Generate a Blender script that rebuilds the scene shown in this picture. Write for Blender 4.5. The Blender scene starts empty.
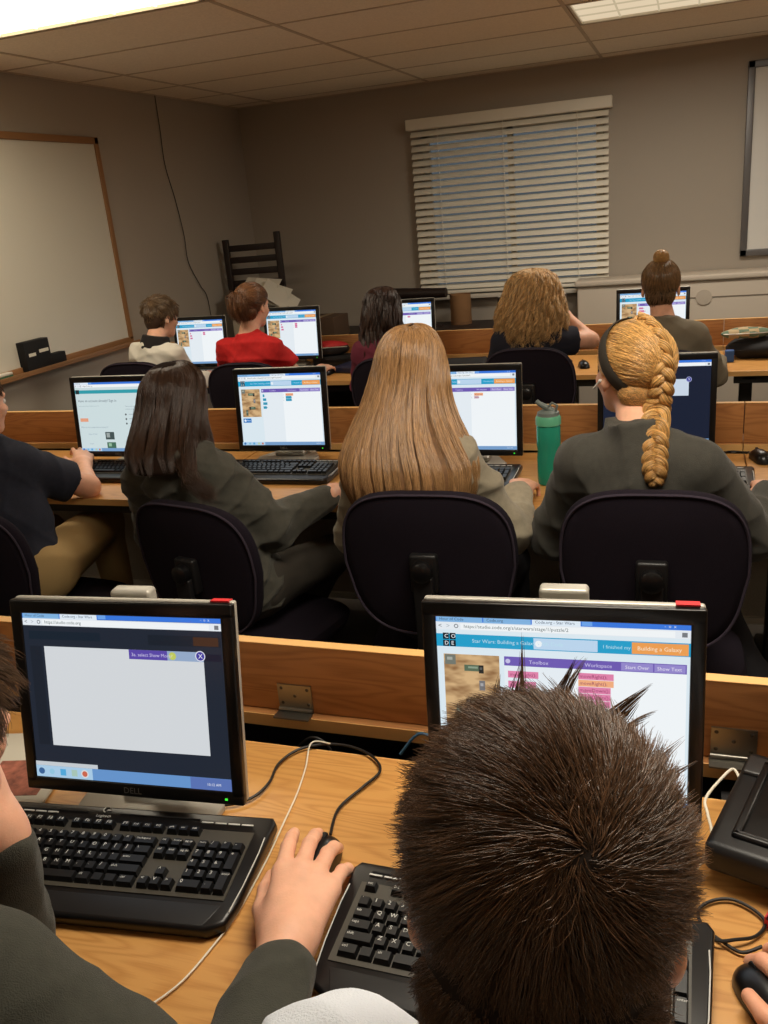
import bpy, math, random
import numpy as np
from mathutils import Vector, Matrix, Euler
random.seed(7); RNG = np.random.default_rng(11)
PI = math.pi
COL = bpy.context.scene.collection
scene = bpy.context.scene

EXPOSURE = 0.0
SKY = .12
SCREEN = .95
LCOL = (1.0, .91, .77)
# troffers: (lens brightness, lens colour, tube power W, beam spread deg)
LIGHTS = [(3.2, (255, 236, 190), 13, 160), (.75, (255, 232, 196), 32, 175), (2.5, (255, 236, 190), 28, 160), (1.2, (255, 236, 190), 6, 160), (.75, (255, 232, 196), 22, 170), (1.2, (255, 236, 190), 6, 150), (1.2, (255, 236, 190), 5, 150)]
# ------------------------------------------------------------------ helpers
def lin(c):
    return tuple(((v/255)/12.92 if v/255 <= .04045 else ((v/255+.055)/1.055)**2.4) for v in c)
def rad(d): return math.radians(d)

_M = {}
def mat(name, rgb, rough=.6, metal=0, bump=0, bscale=80, var=0, vscale=12, spec=.5, coat=0, trans=0, sheen=0, stretch=None, alpha=1, ior=1.45):
    if name in _M: return _M[name]
    m = bpy.data.materials.new(name); m.use_nodes = True; _M[name] = m
    nt = m.node_tree; b = nt.nodes['Principled BSDF']
    c = (*lin(rgb), 1)
    b.inputs['Base Color'].default_value = c
    b.inputs['Roughness'].default_value = rough
    b.inputs['Metallic'].default_value = metal
    b.inputs['Specular IOR Level'].default_value = spec
    b.inputs['Coat Weight'].default_value = coat
    b.inputs['Coat Roughness'].default_value = .15
    b.inputs['Transmission Weight'].default_value = trans
    b.inputs['IOR'].default_value = ior
    b.inputs['Sheen Weight'].default_value = sheen
    b.inputs['Sheen Roughness'].default_value = .4
    if bump or var:
        tc = nt.nodes.new('ShaderNodeTexCoord'); mp = nt.nodes.new('ShaderNodeMapping')
        nt.links.new(tc.outputs['Object'], mp.inputs['Vector'])
        if stretch: mp.inputs['Scale'].default_value = stretch
    if var:
        n = nt.nodes.new('ShaderNodeTexNoise'); n.inputs['Scale'].default_value = vscale; n.inputs['Detail'].default_value = 5
        nt.links.new(mp.outputs['Vector'], n.inputs['Vector'])
        r = nt.nodes.new('ShaderNodeValToRGB'); nt.links.new(n.outputs['Fac'], r.inputs['Fac'])
        lo = [max(0, v*(1-var)) for v in c[:3]]; hi = [min(1, v*(1+var)) for v in c[:3]]
        r.color_ramp.elements[0].position = .3; r.color_ramp.elements[1].position = .7
        r.color_ramp.elements[0].color = (*lo, 1); r.color_ramp.elements[1].color = (*hi, 1)
        nt.links.new(r.outputs['Color'], b.inputs['Base Color'])
    if bump:
        n = nt.nodes.new('ShaderNodeTexNoise'); n.inputs['Scale'].default_value = bscale; n.inputs['Detail'].default_value = 3
        nt.links.new(mp.outputs['Vector'], n.inputs['Vector'])
        bp = nt.nodes.new('ShaderNodeBump'); bp.inputs['Strength'].default_value = bump; bp.inputs['Distance'].default_value = .004
        nt.links.new(n.outputs['Fac'], bp.inputs['Height']); nt.links.new(bp.outputs['Normal'], b.inputs['Normal'])
    return m

def emis(name, rgb, strength, sampling='AUTO'):
    if name in _M: return _M[name]
    m = bpy.data.materials.new(name); m.use_nodes = True; _M[name] = m
    nt = m.node_tree; nt.nodes.remove(nt.nodes['Principled BSDF'])
    e = nt.nodes.new('ShaderNodeEmission'); e.inputs['Color'].default_value = (*lin(rgb), 1); e.inputs['Strength'].default_value = strength
    nt.links.new(e.outputs[0], nt.nodes['Material Output'].inputs['Surface'])
    m.cycles.emission_sampling = sampling
    return m

def wood(name, c1, c2, rough=.35, scale=1.0, coat=.15):
    if name in _M: return _M[name]
    m = bpy.data.materials.new(name); m.use_nodes = True; _M[name] = m
    nt = m.node_tree; b = nt.nodes['Principled BSDF']; N = nt.nodes.new; L = nt.links.new
    tc = N('ShaderNodeTexCoord'); mp = N('ShaderNodeMapping'); mp.inputs['Scale'].default_value = (1.1*scale, 9*scale, 9*scale)
    L(tc.outputs['Object'], mp.inputs['Vector'])
    n1 = N('ShaderNodeTexNoise'); n1.inputs['Scale'].default_value = 1.3; n1.inputs['Detail'].default_value = 2; n1.inputs['Distortion'].default_value = .3
    L(mp.outputs['Vector'], n1.inputs['Vector'])
    mul = N('ShaderNodeMath'); mul.operation = 'MULTIPLY'; mul.inputs[1].default_value = 16; L(n1.outputs['Fac'], mul.inputs[0])
    fr = N('ShaderNodeMath'); fr.operation = 'PINGPONG'; fr.inputs[1].default_value = .5; L(mul.outputs[0], fr.inputs[0])
    mp2 = N('ShaderNodeMapping'); mp2.inputs['Scale'].default_value = (12*scale, 420*scale, 420*scale); L(tc.outputs['Object'], mp2.inputs['Vector'])
    n2 = N('ShaderNodeTexNoise'); n2.inputs['Scale'].default_value = 1; n2.inputs['Detail'].default_value = 3; L(mp2.outputs['Vector'], n2.inputs['Vector'])
    add = N('ShaderNodeMath'); add.operation = 'MULTIPLY_ADD'; add.inputs[1].default_value = .55; L(n2.outputs['Fac'], add.inputs[0]); L(fr.outputs[0], add.inputs[2])
    r = N('ShaderNodeValToRGB'); L(add.outputs[0], r.inputs['Fac'])
    r.color_ramp.elements[0].position = .2; r.color_ramp.elements[0].color = (*lin(c2), 1)
    r.color_ramp.elements[1].position = .62; r.color_ramp.elements[1].color = (*lin(c1), 1)
    L(r.outputs['Color'], b.inputs['Base Color'])
    b.inputs['Roughness'].default_value = rough; b.inputs['Coat Weight'].default_value = coat; b.inputs['Coat Roughness'].default_value = .3
    bp = N('ShaderNodeBump'); bp.inputs['Strength'].default_value = .12; bp.inputs['Distance'].default_value = .001
    L(n2.outputs['Fac'], bp.inputs['Height']); L(bp.outputs['Normal'], b.inputs['Normal'])
    return m

class MB:
    """collects geometry, then builds ONE mesh object"""
    def __init__(s): s.v = []; s.f = []; s.m = []; s.mats = []; s.n = 0; s.sm = []
    def mi(s, m):
        if m not in s.mats: s.mats.append(m)
        return s.mats.index(m)
    def add(s, verts, faces, m, smooth=False, M=None):
        if M is not None: verts = [M @ Vector(v) for v in verts]
        s.v.extend([tuple(v) for v in verts]); k = s.mi(m)
        for f in faces: s.f.append(tuple(i+s.n for i in f)); s.m.append(k); s.sm.append(smooth)
        s.n += len(verts); return s
    def box(s, x0, y0, z0, x1, y1, z1, m, bev=0, M=None):
        if bev <= 0:
            v = [(x, y, z) for z in (z0, z1) for y in (y0, y1) for x in (x0, x1)]
            f = [(0, 2, 3, 1), (4, 5, 7, 6), (0, 1, 5, 4), (2, 6, 7, 3), (0, 4, 6, 2), (1, 3, 7, 5)]
            return s.add(v, f, m, False, M)
        b = min(bev, (x1-x0)*.49, (y1-y0)*.49, (z1-z0)*.49)
        import bmesh
        bm = bmesh.new(); bmesh.ops.create_cube(bm, size=1)
        bmesh.ops.scale(bm, vec=(x1-x0, y1-y0, z1-z0), verts=bm.verts); bmesh.ops.translate(bm, vec=((x0+x1)/2, (y0+y1)/2, (z0+z1)/2), verts=bm.verts)
        bmesh.ops.bevel(bm, geom=bm.edges[:], offset=b, segments=3, affect='EDGES', profile=.5)
        bm.verts.ensure_lookup_table()
        v = [tuple(q.co) for q in bm.verts]; f = [tuple(q.index for q in p.verts) for p in bm.faces]; bm.free()
        return s.add(v, f, m, True, M)
    def tube(s, pts, r, m, seg=10, caps=True, M=None, closed=False):
        pts = [Vector(p) for p in pts]; n = len(pts); rr = r if hasattr(r, '__len__') else [r]*n
        vs = []; fs = []; up = None
        for i, p in enumerate(pts):
            if closed: t = (pts[(i+1) % n]-pts[i-1]).normalized()
            else: t = (pts[min(i+1, n-1)]-pts[max(i-1, 0)]).normalized()
            if up is None: up = t.orthogonal().normalized()
            up = (up - t*up.dot(t)); up = up.normalized() if up.length > 1e-6 else t.orthogonal().normalized()
            sd = t.cross(up)
            for k in range(seg):
                a = 2*PI*k/seg; vs.append(p + (up*math.cos(a)+sd*math.sin(a))*rr[i])
        rng = n if closed else n-1
        for i in range(rng):
            j = (i+1) % n
            for k in range(seg): fs.append((i*seg+k, i*seg+(k+1) % seg, j*seg+(k+1) % seg, j*seg+k))
        if caps and not closed: fs.append(tuple(range(seg))[::-1]); fs.append(tuple((n-1)*seg+k for k in range(seg)))
        return s.add(vs, fs, m, True, M)
    def lathe(s, prof, m, seg=32, M=None):
        vs = []; fs = []
        for r, z in prof:
            for k in range(seg): a = 2*PI*k/seg; vs.append((r*math.cos(a), r*math.sin(a), z))
        for i in range(len(prof)-1):
            for k in range(seg): fs.append((i*seg+k, i*seg+(k+1) % seg, (i+1)*seg+(k+1) % seg, (i+1)*seg+k))
        fs.append(tuple(range(seg))[::-1]); fs.append(tuple((len(prof)-1)*seg+k for k in range(seg)))
        return s.add(vs, fs, m, True, M)
    def prism(s, poly, z0, z1, m, M=None, bev=0):
        n = len(poly)
        if bev:
            import bmesh
            bm = bmesh.new(); vv = [bm.verts.new((x, y, z0)) for x, y in poly]; fc = bm.faces.new(vv)
            if fc.normal.z > 0: fc.normal_flip()
            ex = bmesh.ops.extrude_face_region(bm, geom=[fc]); nv = [g for g in ex['geom'] if isinstance(g, bmesh.types.BMVert)]
            bmesh.ops.translate(bm, vec=(0, 0, z1-z0), verts=nv)
            bmesh.ops.recalc_face_normals(bm, faces=bm.faces[:])
            ed = [e for e in bm.edges if abs(e.verts[0].co.z-e.verts[1].co.z) < 1e-6]
            bmesh.ops.bevel(bm, geom=ed, offset=bev, segments=3, affect='EDGES', profile=.5)
            bm.verts.ensure_lookup_table(); bm.faces.ensure_lookup_table()
            v = [tuple(q.co) for q in bm.verts]; f = [tuple(q.index for q in p.verts) for p in bm.faces]; bm.free()
            return s.add(v, f, m, True, M)
        v = [(x, y, z0) for x, y in poly]+[(x, y, z1) for x, y in poly]
        f = [tuple(range(n))[::-1], tuple(range(n, 2*n))]+[(i, (i+1) % n, n+(i+1) % n, n+i) for i in range(n)]
        return s.add(v, f, m, False, M)
    def ball(s, c, r, m, seg=20, M=None):
        r = r if hasattr(r, '__len__') else (r, r, r); vs = []; fs = []; h = seg//2
        for i in range(h+1):
            t = PI*i/h
            for k in range(seg): a = 2*PI*k/seg; vs.append((c[0]+r[0]*math.sin(t)*math.cos(a), c[1]+r[1]*math.sin(t)*math.sin(a), c[2]-r[2]*math.cos(t)))
        for i in range(h):
            for k in range(seg): fs.append((i*seg+k, i*seg+(k+1) % seg, (i+1)*seg+(k+1) % seg, (i+1)*seg+k))
        return s.add(vs, fs, m, True, M)
    def build(s, name, parent=None, loc=None, rot=None, auto=True):
        me = bpy.data.meshes.new(name); me.from_pydata(s.v, [], s.f)
        for m in s.mats: me.materials.append(m)
        me.polygons.foreach_set('material_index', s.m); me.polygons.foreach_set('use_smooth', s.sm)
        me.validate(); me.update()
        if auto and any(s.sm):
            try: me.set_sharp_from_angle(angle=rad(40))
            except Exception: pass
        o = bpy.data.objects.new(name, me); COL.objects.link(o)
        if parent: o.parent = parent
        if loc: o.location = loc
        if rot: o.rotation_euler = rot
        return o

def root(name, loc, rz=0):
    o = bpy.data.objects.new(name, None); COL.objects.link(o); o.location = loc; o.rotation_euler = (0, 0, rz); o.empty_display_size = .05
    return o
def tag(o, label, cat, group=None):
    o['label'] = label; o['category'] = cat
    if group: o['group'] = group
    return o
def struct(o): o['kind'] = 'structure'; return o
def children(o): return [c for c in bpy.data.objects if c.parent == o]
def copy_tree(o, parent=None):
    c = o.copy(); COL.objects.link(c); c.parent = parent
    for ch in children(o): copy_tree(ch, c)
    return c

_T = {}
def text_geo(t):
    if t in _T: return _T[t]
    cu = bpy.data.curves.new('t', 'FONT'); cu.body = t; cu.size = 1; cu.resolution_u = 2
    ob = bpy.data.objects.new('t', cu); COL.objects.link(ob)
    dg = bpy.context.evaluated_depsgraph_get(); ev = ob.evaluated_get(dg); me = ev.to_mesh()
    v = [tuple(q.co) for q in me.vertices]; f = [tuple(p.vertices) for p in me.polygons]; ev.to_mesh_clear()
    bpy.data.objects.remove(ob); bpy.data.curves.remove(cu)
    _T[t] = (v, f); return _T[t]

# ------------------------------------------------------------------ SDF body modelling
def nrm(a): a = np.asarray(a, float); return a/np.linalg.norm(a)
class Field:
    def __init__(s, vox): s.vox = vox; s.p = []
    def cap(s, a, b, ra, rb=None, k=.02, cut=False, cuta=False, sub=False):
        rb = ra if rb is None else rb; a = np.array(a, float); b = np.array(b, float)
        R = max(ra, rb); s.p.append(('c', np.minimum(a, b)-R, np.maximum(a, b)+R, k, (a, b, ra, rb, cut, cuta), sub)); return s
    def ell(s, c, r, R=None, k=.02, sub=False):
        c = np.array(c, float); r = np.array(r, float); R = np.eye(3) if R is None else np.array(R)
        e = np.sqrt(((R*r[None, :])**2).sum(1)); s.p.append(('e', c-e, c+e, k, (c, r, R), sub)); return s
    def mesh(s, post=None, clip=None):
        h = s.vox
        pos = [p for p in s.p if not p[5]]
        lo = np.min([p[1] for p in pos], 0)-4*h-.012; hi = np.max([p[2] for p in pos], 0)+4*h+.012
        n = np.ceil((hi-lo)/h).astype(int)+1
        BIG = .06
        D = np.full(n, BIG, np.float32)
        ax = [lo[i]+h*np.arange(n[i]) for i in range(3)]
        for kind, plo, phi, k, a, sub in s.p:
            m = max(k, 3*h)+h*1.5+(0.02 if post else 0)
            i0 = np.maximum(0, np.floor((plo-m-lo)/h).astype(int)); i1 = np.minimum(n, np.ceil((phi+m-lo)/h).astype(int)+1)
            if (i1 <= i0).any(): continue
            sl = tuple(slice(i0[i], i1[i]) for i in range(3))
            X = ax[0][sl[0]][:, None, None].astype(np.float32); Y = ax[1][sl[1]][None, :, None].astype(np.float32); Z = ax[2][sl[2]][None, None, :].astype(np.float32)
            if kind == 'c':
                A, B, ra, rb, cut, cuta = a; d = B-A; L2 = float(d@d)+1e-12
                px, py, pz = X-A[0], Y-A[1], Z-A[2]
                t = (px*d[0]+py*d[1]+pz*d[2])/L2; tc = np.clip(t, 0, 1)
                q = np.sqrt((px-tc*d[0])**2+(py-tc*d[1])**2+(pz-tc*d[2])**2)-(ra+(rb-ra)*tc)
                if cut: q = np.maximum(q, (t-1)*math.sqrt(L2))
                if cuta: q = np.maximum(q, -t*math.sqrt(L2))
            else:
                c, r, R = a; px, py, pz = X-c[0], Y-c[1], Z-c[2]
                u = [(px*R[0, i]+py*R[1, i]+pz*R[2, i]) for i in range(3)]
                k0 = np.sqrt(sum((u[i]/r[i])**2 for i in range(3))); k1 = np.sqrt(sum((u[i]/r[i]**2)**2 for i in range(3)))+1e-9
                q = k0*(k0-1)/k1
            E = D[sl]
            if sub:
                hh = np.clip(.5-.5*(E+q)/k, 0, 1); D[sl] = E*(1-hh)+(-q)*hh+k*hh*(1-hh)
            else:
                hh = np.maximum(k-np.abs(E-q), 0)/k; D[sl] = np.minimum(E, q)-hh*hh*k*.25
        if post is not None:
            X, Y, Z = np.meshgrid(*[a.astype(np.float32) for a in ax], indexing='ij', sparse=True); D = post(D, X, Y, Z).astype(np.float32)
        if clip is not None:
            X, Y, Z = np.meshgrid(*[a.astype(np.float32) for a in ax], indexing='ij', sparse=True); D = np.maximum(D, clip(X, Y, Z)).astype(np.float32)
        return nets(D, lo, h)
def nets(D, lo, h):
    S = D < 0; c = S[:-1, :-1, :-1].astype(np.int8)
    for o in ((1,0,0),(0,1,0),(0,0,1),(1,1,0),(1,0,1),(0,1,1),(1,1,1)):
        c = c+S[o[0]:S.shape[0]-1+o[0], o[1]:S.shape[1]-1+o[1], o[2]:S.shape[2]-1+o[2]]
    act = (c > 0) & (c < 8); I = np.argwhere(act)
    idx = np.full(act.shape, -1, np.int32); idx[act] = np.arange(len(I))
    acc = np.zeros((len(I), 3)); cnt = np.zeros(len(I))
    cor = [(0,0,0),(1,0,0),(0,1,0),(1,1,0),(0,0,1),(1,0,1),(0,1,1),(1,1,1)]
    V = {q: D[I[:, 0]+q[0], I[:, 1]+q[1], I[:, 2]+q[2]] for q in cor}
    for a in cor:
        for ax in range(3):
            if a[ax]: continue
            b = list(a); b[ax] = 1; b = tuple(b); va, vb = V[a], V[b]; mk = (va < 0) != (vb < 0)
            t = np.where(mk, va/np.where(mk, va-vb, 1), 0)
            P = np.tile(np.array(a, float), (len(I), 1)); P[:, ax] += t
            acc += P*mk[:, None]; cnt += mk
    verts = (I+acc/cnt[:, None])*h+lo
    F = []
    for ax in range(3):
        sl0 = [slice(None)]*3; sl1 = [slice(None)]*3; sl0[ax] = slice(0, -1); sl1[ax] = slice(1, None)
        A = S[tuple(sl0)]; B = S[tuple(sl1)]; E = np.argwhere(A != B)
        u, w = [(1, 2), (2, 0), (0, 1)][ax]
        ok = (E[:, u] > 0) & (E[:, w] > 0) & (E[:, u] < act.shape[u]) & (E[:, w] < act.shape[w]); E = E[ok]
        ins = A[tuple(E.T)]
        def g(du, dw):
            Q = E.copy(); Q[:, u] -= du; Q[:, w] -= dw; return idx[tuple(Q.T)]
        q = np.stack([g(1, 1), g(0, 1), g(0, 0), g(1, 0)], 1)
        q[~ins] = q[~ins][:, ::-1]; F.append(q[(q >= 0).all(1)])
    return verts, np.concatenate(F)

def np_mesh(name, geos, m, parent=None, relax=1):
    """geos: list of (verts, quads, material)"""
    me = bpy.data.meshes.new(name); vs = []; fs = []; mi = []; n = 0; mats = []
    for v, f, mt in geos:
        if relax:
            for _ in range(relax):
                s_ = np.zeros_like(v); c_ = np.zeros(len(v))
                for a, b in ((0, 1), (1, 2), (2, 3), (3, 0)):
                    np.add.at(s_, f[:, a], v[f[:, b]]); np.add.at(s_, f[:, b], v[f[:, a]]); np.add.at(c_, f[:, a], 1); np.add.at(c_, f[:, b], 1)
                v = v*.45+.55*s_/np.maximum(c_, 1)[:, None]
        if mt not in mats: mats.append(mt)
        vs.append(v); fs.append(f+n); mi.append(np.full(len(f), mats.index(mt))); n += len(v)
    V = np.concatenate(vs); Fc = np.concatenate(fs); MI = np.concatenate(mi).astype(np.int32)
    me.vertices.add(len(V)); me.vertices.foreach_set('co', V.astype(np.float32).ravel())
    me.loops.add(len(Fc)*4); me.loops.foreach_set('vertex_index', Fc.astype(np.int32).ravel())
    me.polygons.add(len(Fc)); me.polygons.foreach_set('loop_start', np.arange(0, len(Fc)*4, 4, dtype=np.int32))
    for q in mats: me.materials.append(q)
    me.polygons.foreach_set('material_index', MI); me.update(calc_edges=True); me.validate()
    me.polygons.foreach_set('use_smooth', np.ones(len(me.polygons), bool)); me.update()
    o = bpy.data.objects.new(name, me); COL.objects.link(o)
    if parent: o.parent = parent
    return o
def ball_geo(c, r, m, seg=16):
    b = MB(); b.ball(c, r, m, seg); v = np.array(b.v); f = np.array(b.f); return (v, f, m)
def folds(amp, seed=0, fr=(20, 20, 34)):
    rg = np.random.default_rng(seed); K = [(rg.normal(size=3)*np.array(fr), rg.uniform(0, 6.28), rg.uniform(.5, 1)) for _ in range(5)]
    def post(D, X, Y, Z):
        w = np.sin(X*9+seed)*.6+np.sin(Y*11+1.3*seed)*.6+np.sin(Z*8+seed*2)*.6
        a = 0
        for k, ph, am in K: a = a+am*(1-np.abs(np.sin((X*k[0]+Y*k[1]+Z*k[2])*.5+ph+w*1.2)))**2
        return D-(a-1.2)*amp
    return post

def rot(yaw=0, pitch=0, roll=0):
    """columns right, forward, up. yaw>0 turns left, pitch>0 looks down, roll>0 tips towards right"""
    return np.array((Matrix.Rotation(yaw, 3, 'Z') @ Matrix.Rotation(-pitch, 3, 'X') @ Matrix.Rotation(roll, 3, 'Y')))

def head_sdf(F, c, R, s=1., ears=True):
    c = np.array(c, float); P = lambda *q: c+R@(np.array(q)*s); r_ = lambda *q: np.array(q)*s
    F.ell(P(0, -.014, .036), r_(.073, .092, .078), R, k=.02)
    F.ell(P(0, .030, -.030), r_(.056, .060, .078), R, k=.03)
    F.ell(P(0, .066, -.088), r_(.024, .020, .018), R, k=.03)
    F.ell(P(0, .074, .030), r_(.048, .018, .013), R, k=.02)
    for q in (-1, 1):
        F.ell(P(.036*q, .062, -.022), r_(.022, .020, .020), R, k=.02)
        F.ell(P(.030*q, .094, .008), r_(.014, .012, .009), R, k=.008, sub=True)
    F.cap(P(0, .086, .012), P(0, .104, -.022), .007*s, .012*s, k=.008)
    for q in (-1, 1): F.ell(P(.010*q, .096, -.027), r_(.008, .009, .007), R, k=.006)
    F.ell(P(0, .086, -.050), r_(.021, .010, .006), R, k=.005); F.ell(P(0, .084, -.060), r_(.018, .010, .006), R, k=.005)
    if ears:
        for q in (-1, 1):
            Re = R@rot(q*-.35, .2, 0)
            F.ell(P(.078*q, -.010, -.004), r_(.009, .018, .031), Re, k=.008)
            F.ell(P(.085*q, -.004, .001), r_(.006, .010, .017), Re, k=.005, sub=True)
            F.ell(P(.076*q, -.002, -.030), r_(.006, .009, .011), Re, k=.006)
def eyes(c, R, s=1., body=None):
    c = np.array(c, float)
    for q in (-1, 1):
        g = []; p = c+R@(np.array((.030*q, .0765, .008))*s); g.append(ball_geo(tuple(p), .0115*s, _M['eye_white']))
        p = c+R@(np.array((.030*q, .0838, .008))*s); g.append(ball_geo(tuple(p), .0052*s, _M['eye_iris'], 10)); np_mesh('eye', g, None, body, relax=0)

def hand_sdf(F, w, d, n, side, curl=(35, 35, 35, 38), thumb=(.75, .25), s=1., spread=1., k=.003, r=1.):
    """w wrist, d direction of the fingers, n back-of-hand normal, side +1 = right"""
    w = np.array(w, float); d = nrm(d); n = nrm(np.array(n, float)-d*np.dot(n, d)); l = np.cross(n, d)*(1 if side > 0 else -1)
    P = lambda a, b, c: w+s*(d*a+l*b+n*c)
    mcp = [P(.092, .030, .002), P(.096, .010, .004), P(.091, -.010, .003), P(.082, -.028, -.002)]
    base = [P(.012, .014, 0), P(.012, .005, .002), P(.012, -.006, .001), P(.012, -.015, -.001)]
    for a, b in zip(base, mcp): F.cap(a, b, .0155*s, .0115*s*r, k=.016*s)
    F.cap(P(.03, .016, -.010), P(.06, .024, -.006), .016*s, .013*s, k=.012)
    Ls = [(.043, .026, .021), (.047, .030, .022), (.043, .028, .022), (.034, .021, .019)]
    for i in range(4):
        sp = (.16, .04, -.08, -.22)[i]*spread; dd = nrm(d*math.cos(sp)+l*math.sin(sp)); p = mcp[i]; a = math.radians(curl[i])*.35; rr = [.0098, .0088, .0080, .0070]
        if i == 3: rr = [q*.88 for q in rr]
        for j in range(3):
            v = dd*math.cos(a)-n*math.sin(a); q = p+v*Ls[i][j]*s
            F.cap(p, q, rr[j]*s*r, rr[j+1]*s*r, k=k if j else .007*s); p = q; a += math.radians(curl[i])*(.9 if j == 0 else .6)
    t0 = P(.022, .022, -.008); v1 = nrm(d*.72+l*thumb[0]-n*thumb[1]); t1 = t0+v1*.042*s
    v2 = nrm(d*.9+l*thumb[0]*.45-n*thumb[1]*.8); t2 = t1+v2*.034*s; v3 = nrm(d*.98+l*thumb[0]*.1-n*thumb[1]*.9); t3 = t2+v3*.026*s
    F.cap(t0, t1, .0155*s, .0118*s, k=.012*s); F.cap(t1, t2, .0112*s*r, .0098*s*r, k=.005); F.cap(t2, t3, .0100*s*r, .0080*s*r, k=k)
    F.cap(P(-.03, 0, 0), P(.016, 0, 0), .024*s, .024*s, k=.02)

def hair_mat(name, rgb, rough=.32, var=.35, spec=.55):
    if name in _M: return _M[name]
    m = bpy.data.materials.new(name); m.use_nodes = True; _M[name] = m
    nt = m.node_tree; b = nt.nodes['Principled BSDF']; N = nt.nodes.new; L = nt.links.new
    c = lin(rgb)
    hi = N('ShaderNodeHairInfo'); r = N('ShaderNodeValToRGB'); L(hi.outputs['Random'], r.inputs['Fac'])
    r.color_ramp.elements[0].color = (*[v*(1-var) for v in c], 1); r.color_ramp.elements[1].color = (*[min(1, v*(1+var*1.2)) for v in c], 1)
    L(r.outputs['Color'], b.inputs['Base Color']); b.inputs['Roughness'].default_value = rough; b.inputs['Specular IOR Level'].default_value = spec
    b.inputs['Sheen Weight'].default_value = 0
    return m
def strands(name, P, r0, m, parent, r1=None):
    """P: (n, m, 3) points; real hair strands as one curves object"""
    n, k, _ = P.shape; hc = bpy.data.hair_curves.new(name); hc.add_curves([k]*n)
    hc.attributes['position'].data.foreach_set('vector', P.astype(np.float32).ravel())
    a = hc.attributes.get('radius') or hc.attributes.new('radius', 'FLOAT', 'POINT')
    t = np.linspace(0, 1, k); rr = np.where(t < .6, 1, 1-(t-.6)/.4*.8)*r0
    a.data.foreach_set('value', np.tile(rr, n).astype(np.float32))
    hc.materials.append(m); hc.update_tag()
    o = bpy.data.objects.new(name, hc); COL.objects.link(o)
    if parent: o.parent = parent
    return o

def catmull(pts, n):
    pts = np.array(pts, float); m = len(pts); t = np.linspace(0, m-1-1e-9, n); i = t.astype(int); u = (t-i)[:, None] if pts.ndim == 2 else (t-i).reshape(-1, *([1]*(pts.ndim-1)))
    g = lambda j: pts[np.clip(j, 0, m-1)]
    p0, p1, p2, p3 = g(i-1), g(i), g(i+1), g(i+2)
    return .5*((2*p1)+(-p0+p2)*u+(2*p0-5*p1+4*p2-p3)*u**2+(-p0+3*p1-3*p2+p3)*u**3)

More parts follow.
